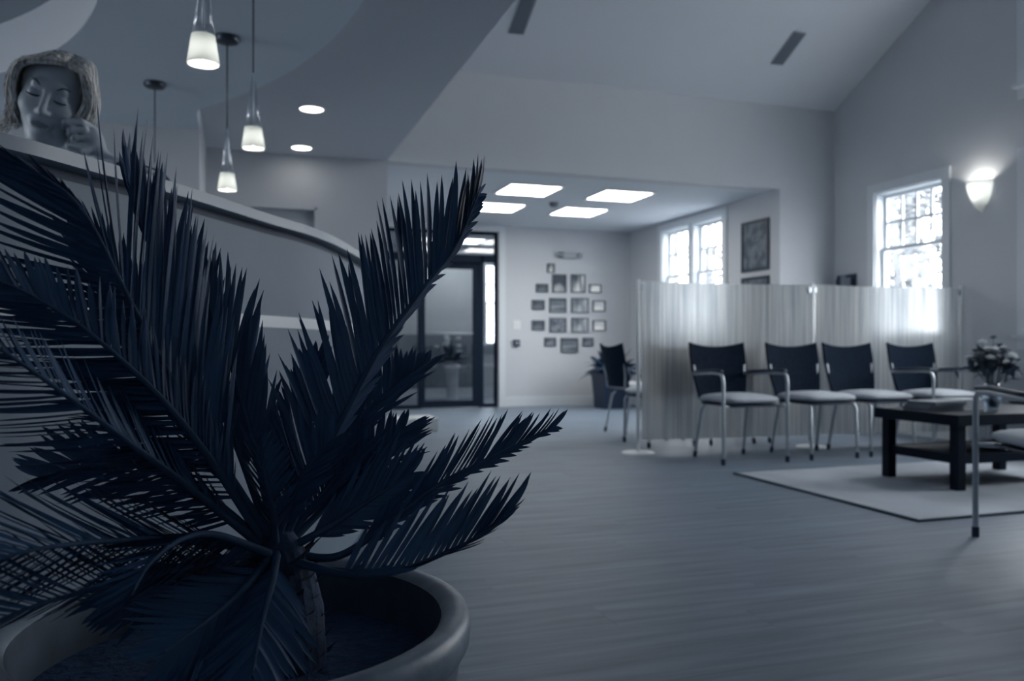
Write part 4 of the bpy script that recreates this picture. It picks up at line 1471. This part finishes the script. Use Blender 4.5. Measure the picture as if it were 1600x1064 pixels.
V, F_ = surface(hair_sdf, HC - .19, HC + .19, .005)
hmb = MB(); hmb.add(V - PO, F_.tolist())
hr = random.Random(8)
for side in (-1, 1):
    for layer in range(3):
        for k in range(34):
            q = (k + hr.uniform(-.4, .4)) / 33
            zr_ = .056 - .13 * q                  # along the parting, front to back
            x0 = .022 + hr.uniform(-.004, .004)
            top = .116 + .004 * layer - .9 * (zr_ + .02) ** 2 * 4
            wv = hr.uniform(-.006, .006)
            bulge = .084 + .005 * layer + hr.uniform(-.003, .004)
            zs = zr_ * .8 - .010
            endz = zr_ * .75 - .018 + hr.uniform(-.014, .014)
            front = q < .22
            inn = hr.uniform(.010, .026) if front else 0
            flick = (hr.uniform(.0, .038) if side < 0 else hr.uniform(-.006, .012))
            pts = [(x0, top, zr_ + .002),
                   (x0 + side * .042, top - .006 - .004 * hr.random(), zr_ + .008 + (.010 if front else 0)),
                   (side * (bulge - .012), .066 + wv, zs + .022),
                   (side * (bulge + .002 + wv * .6), .012, zs + .008),
                   (side * (bulge - .004 - inn * .4 + wv), -.045, endz + .006),
                   (side * (bulge - .010 - inn + hr.uniform(-.008, .008)), -.088 + hr.uniform(-.012, .01), endz + .014 * math.sin(k * 1.7)),
                   (side * (bulge - .004 - inn * .7 + flick), -.112 + hr.uniform(-.024, .018) + (.03 if front else 0), endz + .012 * math.cos(k))]
            path = spline([hp(p) for p in pts], 18)
            r_ = hr.uniform(.0032, .0068)
            hmb.tube(path, [r_ * (.6 + .4 * math.sin(PI * min(1, i / 17 * 1.25))) * (1 if i < 14 else (18 - i) / 5) for i in range(18)], 5, flat=.6)
for k in range(16):
    sd = 1 if k % 3 else -1
    x_ = .070 + hr.uniform(0, .020)
    pts = [(.022 + sd * .02, .112, .052), (sd * (x_ - .008), .070, .062 + hr.uniform(-.008, .004)), (sd * (x_ + .006), .020, .054), (sd * (x_ - .004 + hr.uniform(-.006, .006)), -.030, .058),
           (sd * (x_ + hr.uniform(-.012, .012)), -.068 + hr.uniform(-.02, .012), .052 + hr.uniform(-.012, .008))]
    path = spline([hp(p) for p in pts], 16)
    r_ = hr.uniform(.002, .0042)
    hmb.tube(path, [r_ * (1 if i < 11 else (16 - i) / 5.5) for i in range(16)], 5)
hmb.build('hair', 'hair', person, smooth=True)


def cloth_sdf(Q):
    b = to_body(Q)
    d = cap_(b, (-.03, -.27, -.13), (-.06, -.52, -.30), .125, .135)
    d = smin(d, cap_(b, (-.19, -.245, -.13), (.13, -.245, -.13), .065, .065), .07)
    d = smin(d, cap_(b, (.15, -.25, -.12), (.225, -.225, .09), .055, .046), .04)      # arm on the ledge
    d = smin(d, cap_(b, (.225, -.218, .10), (.165, -.190, .080), .046, .038), .02)
    d = smin(d, cap_(b, (-.21, -.25, -.13), (-.27, -.46, -.10), .056, .046), .04)     # other arm, down to the desk
    d = smin(d, cap_(b, (-.27, -.46, -.10), (-.14, -.60, .05), .046, .034), .03)
    d = smin(d, cap_(b, (-.022, -.19, -.085), (-.04, -.25, -.12), .060, .075), .03)
    return smax(d, -cap_(b, (-.02, -.12, -.05), (-.03, -.21, -.095), .054, .054), .01)


V, F_ = surface(cloth_sdf, HC + np.array([-.5, -.5, -.74]), HC + np.array([.5, .55, -.05]), .016)
from_np('sweater', V, F_, 'sweater', person)


def leg_sdf(Q):
    b = to_body(Q); g = HC[2]
    d = cap_(b, (-.14, -.56, -.33), (.03, -.56, -.33), .12, .12)
    for s in (-1, 1):
        d = smin(d, cap_(b, (-.055 + s * .09, -.60, -.33), (-.055 + s * .09, -1.0, -.30), .085, .06), .04)
        d = smin(d, cap_(b, (-.055 + s * .09, -1.0, -.30), (-.055 + s * .09, -g + .08, -.34), .06, .05), .03)
    return d


V, F_ = surface(leg_sdf, HC + np.array([-.45, -.2, -HC[2] + .02]), HC + np.array([.45, .65, -.40]), .022)
from_np('trousers', V, F_, 'sweater', person)
for s in (-1, 1):
    c = toW((-.055 + s * .09, 0, -.29)) - PO; c[2] = .045
    sh = puff(.045, .13, .045, 2.6, 8).build('shoe', 'black', person, smooth=True, loc=tuple(c))
    sh.rotation_euler = (0, 0, math.atan2(bz[1], bz[0]) + PI / 2)
print('SINGLES', singles, 'objs', len(bpy.data.objects))
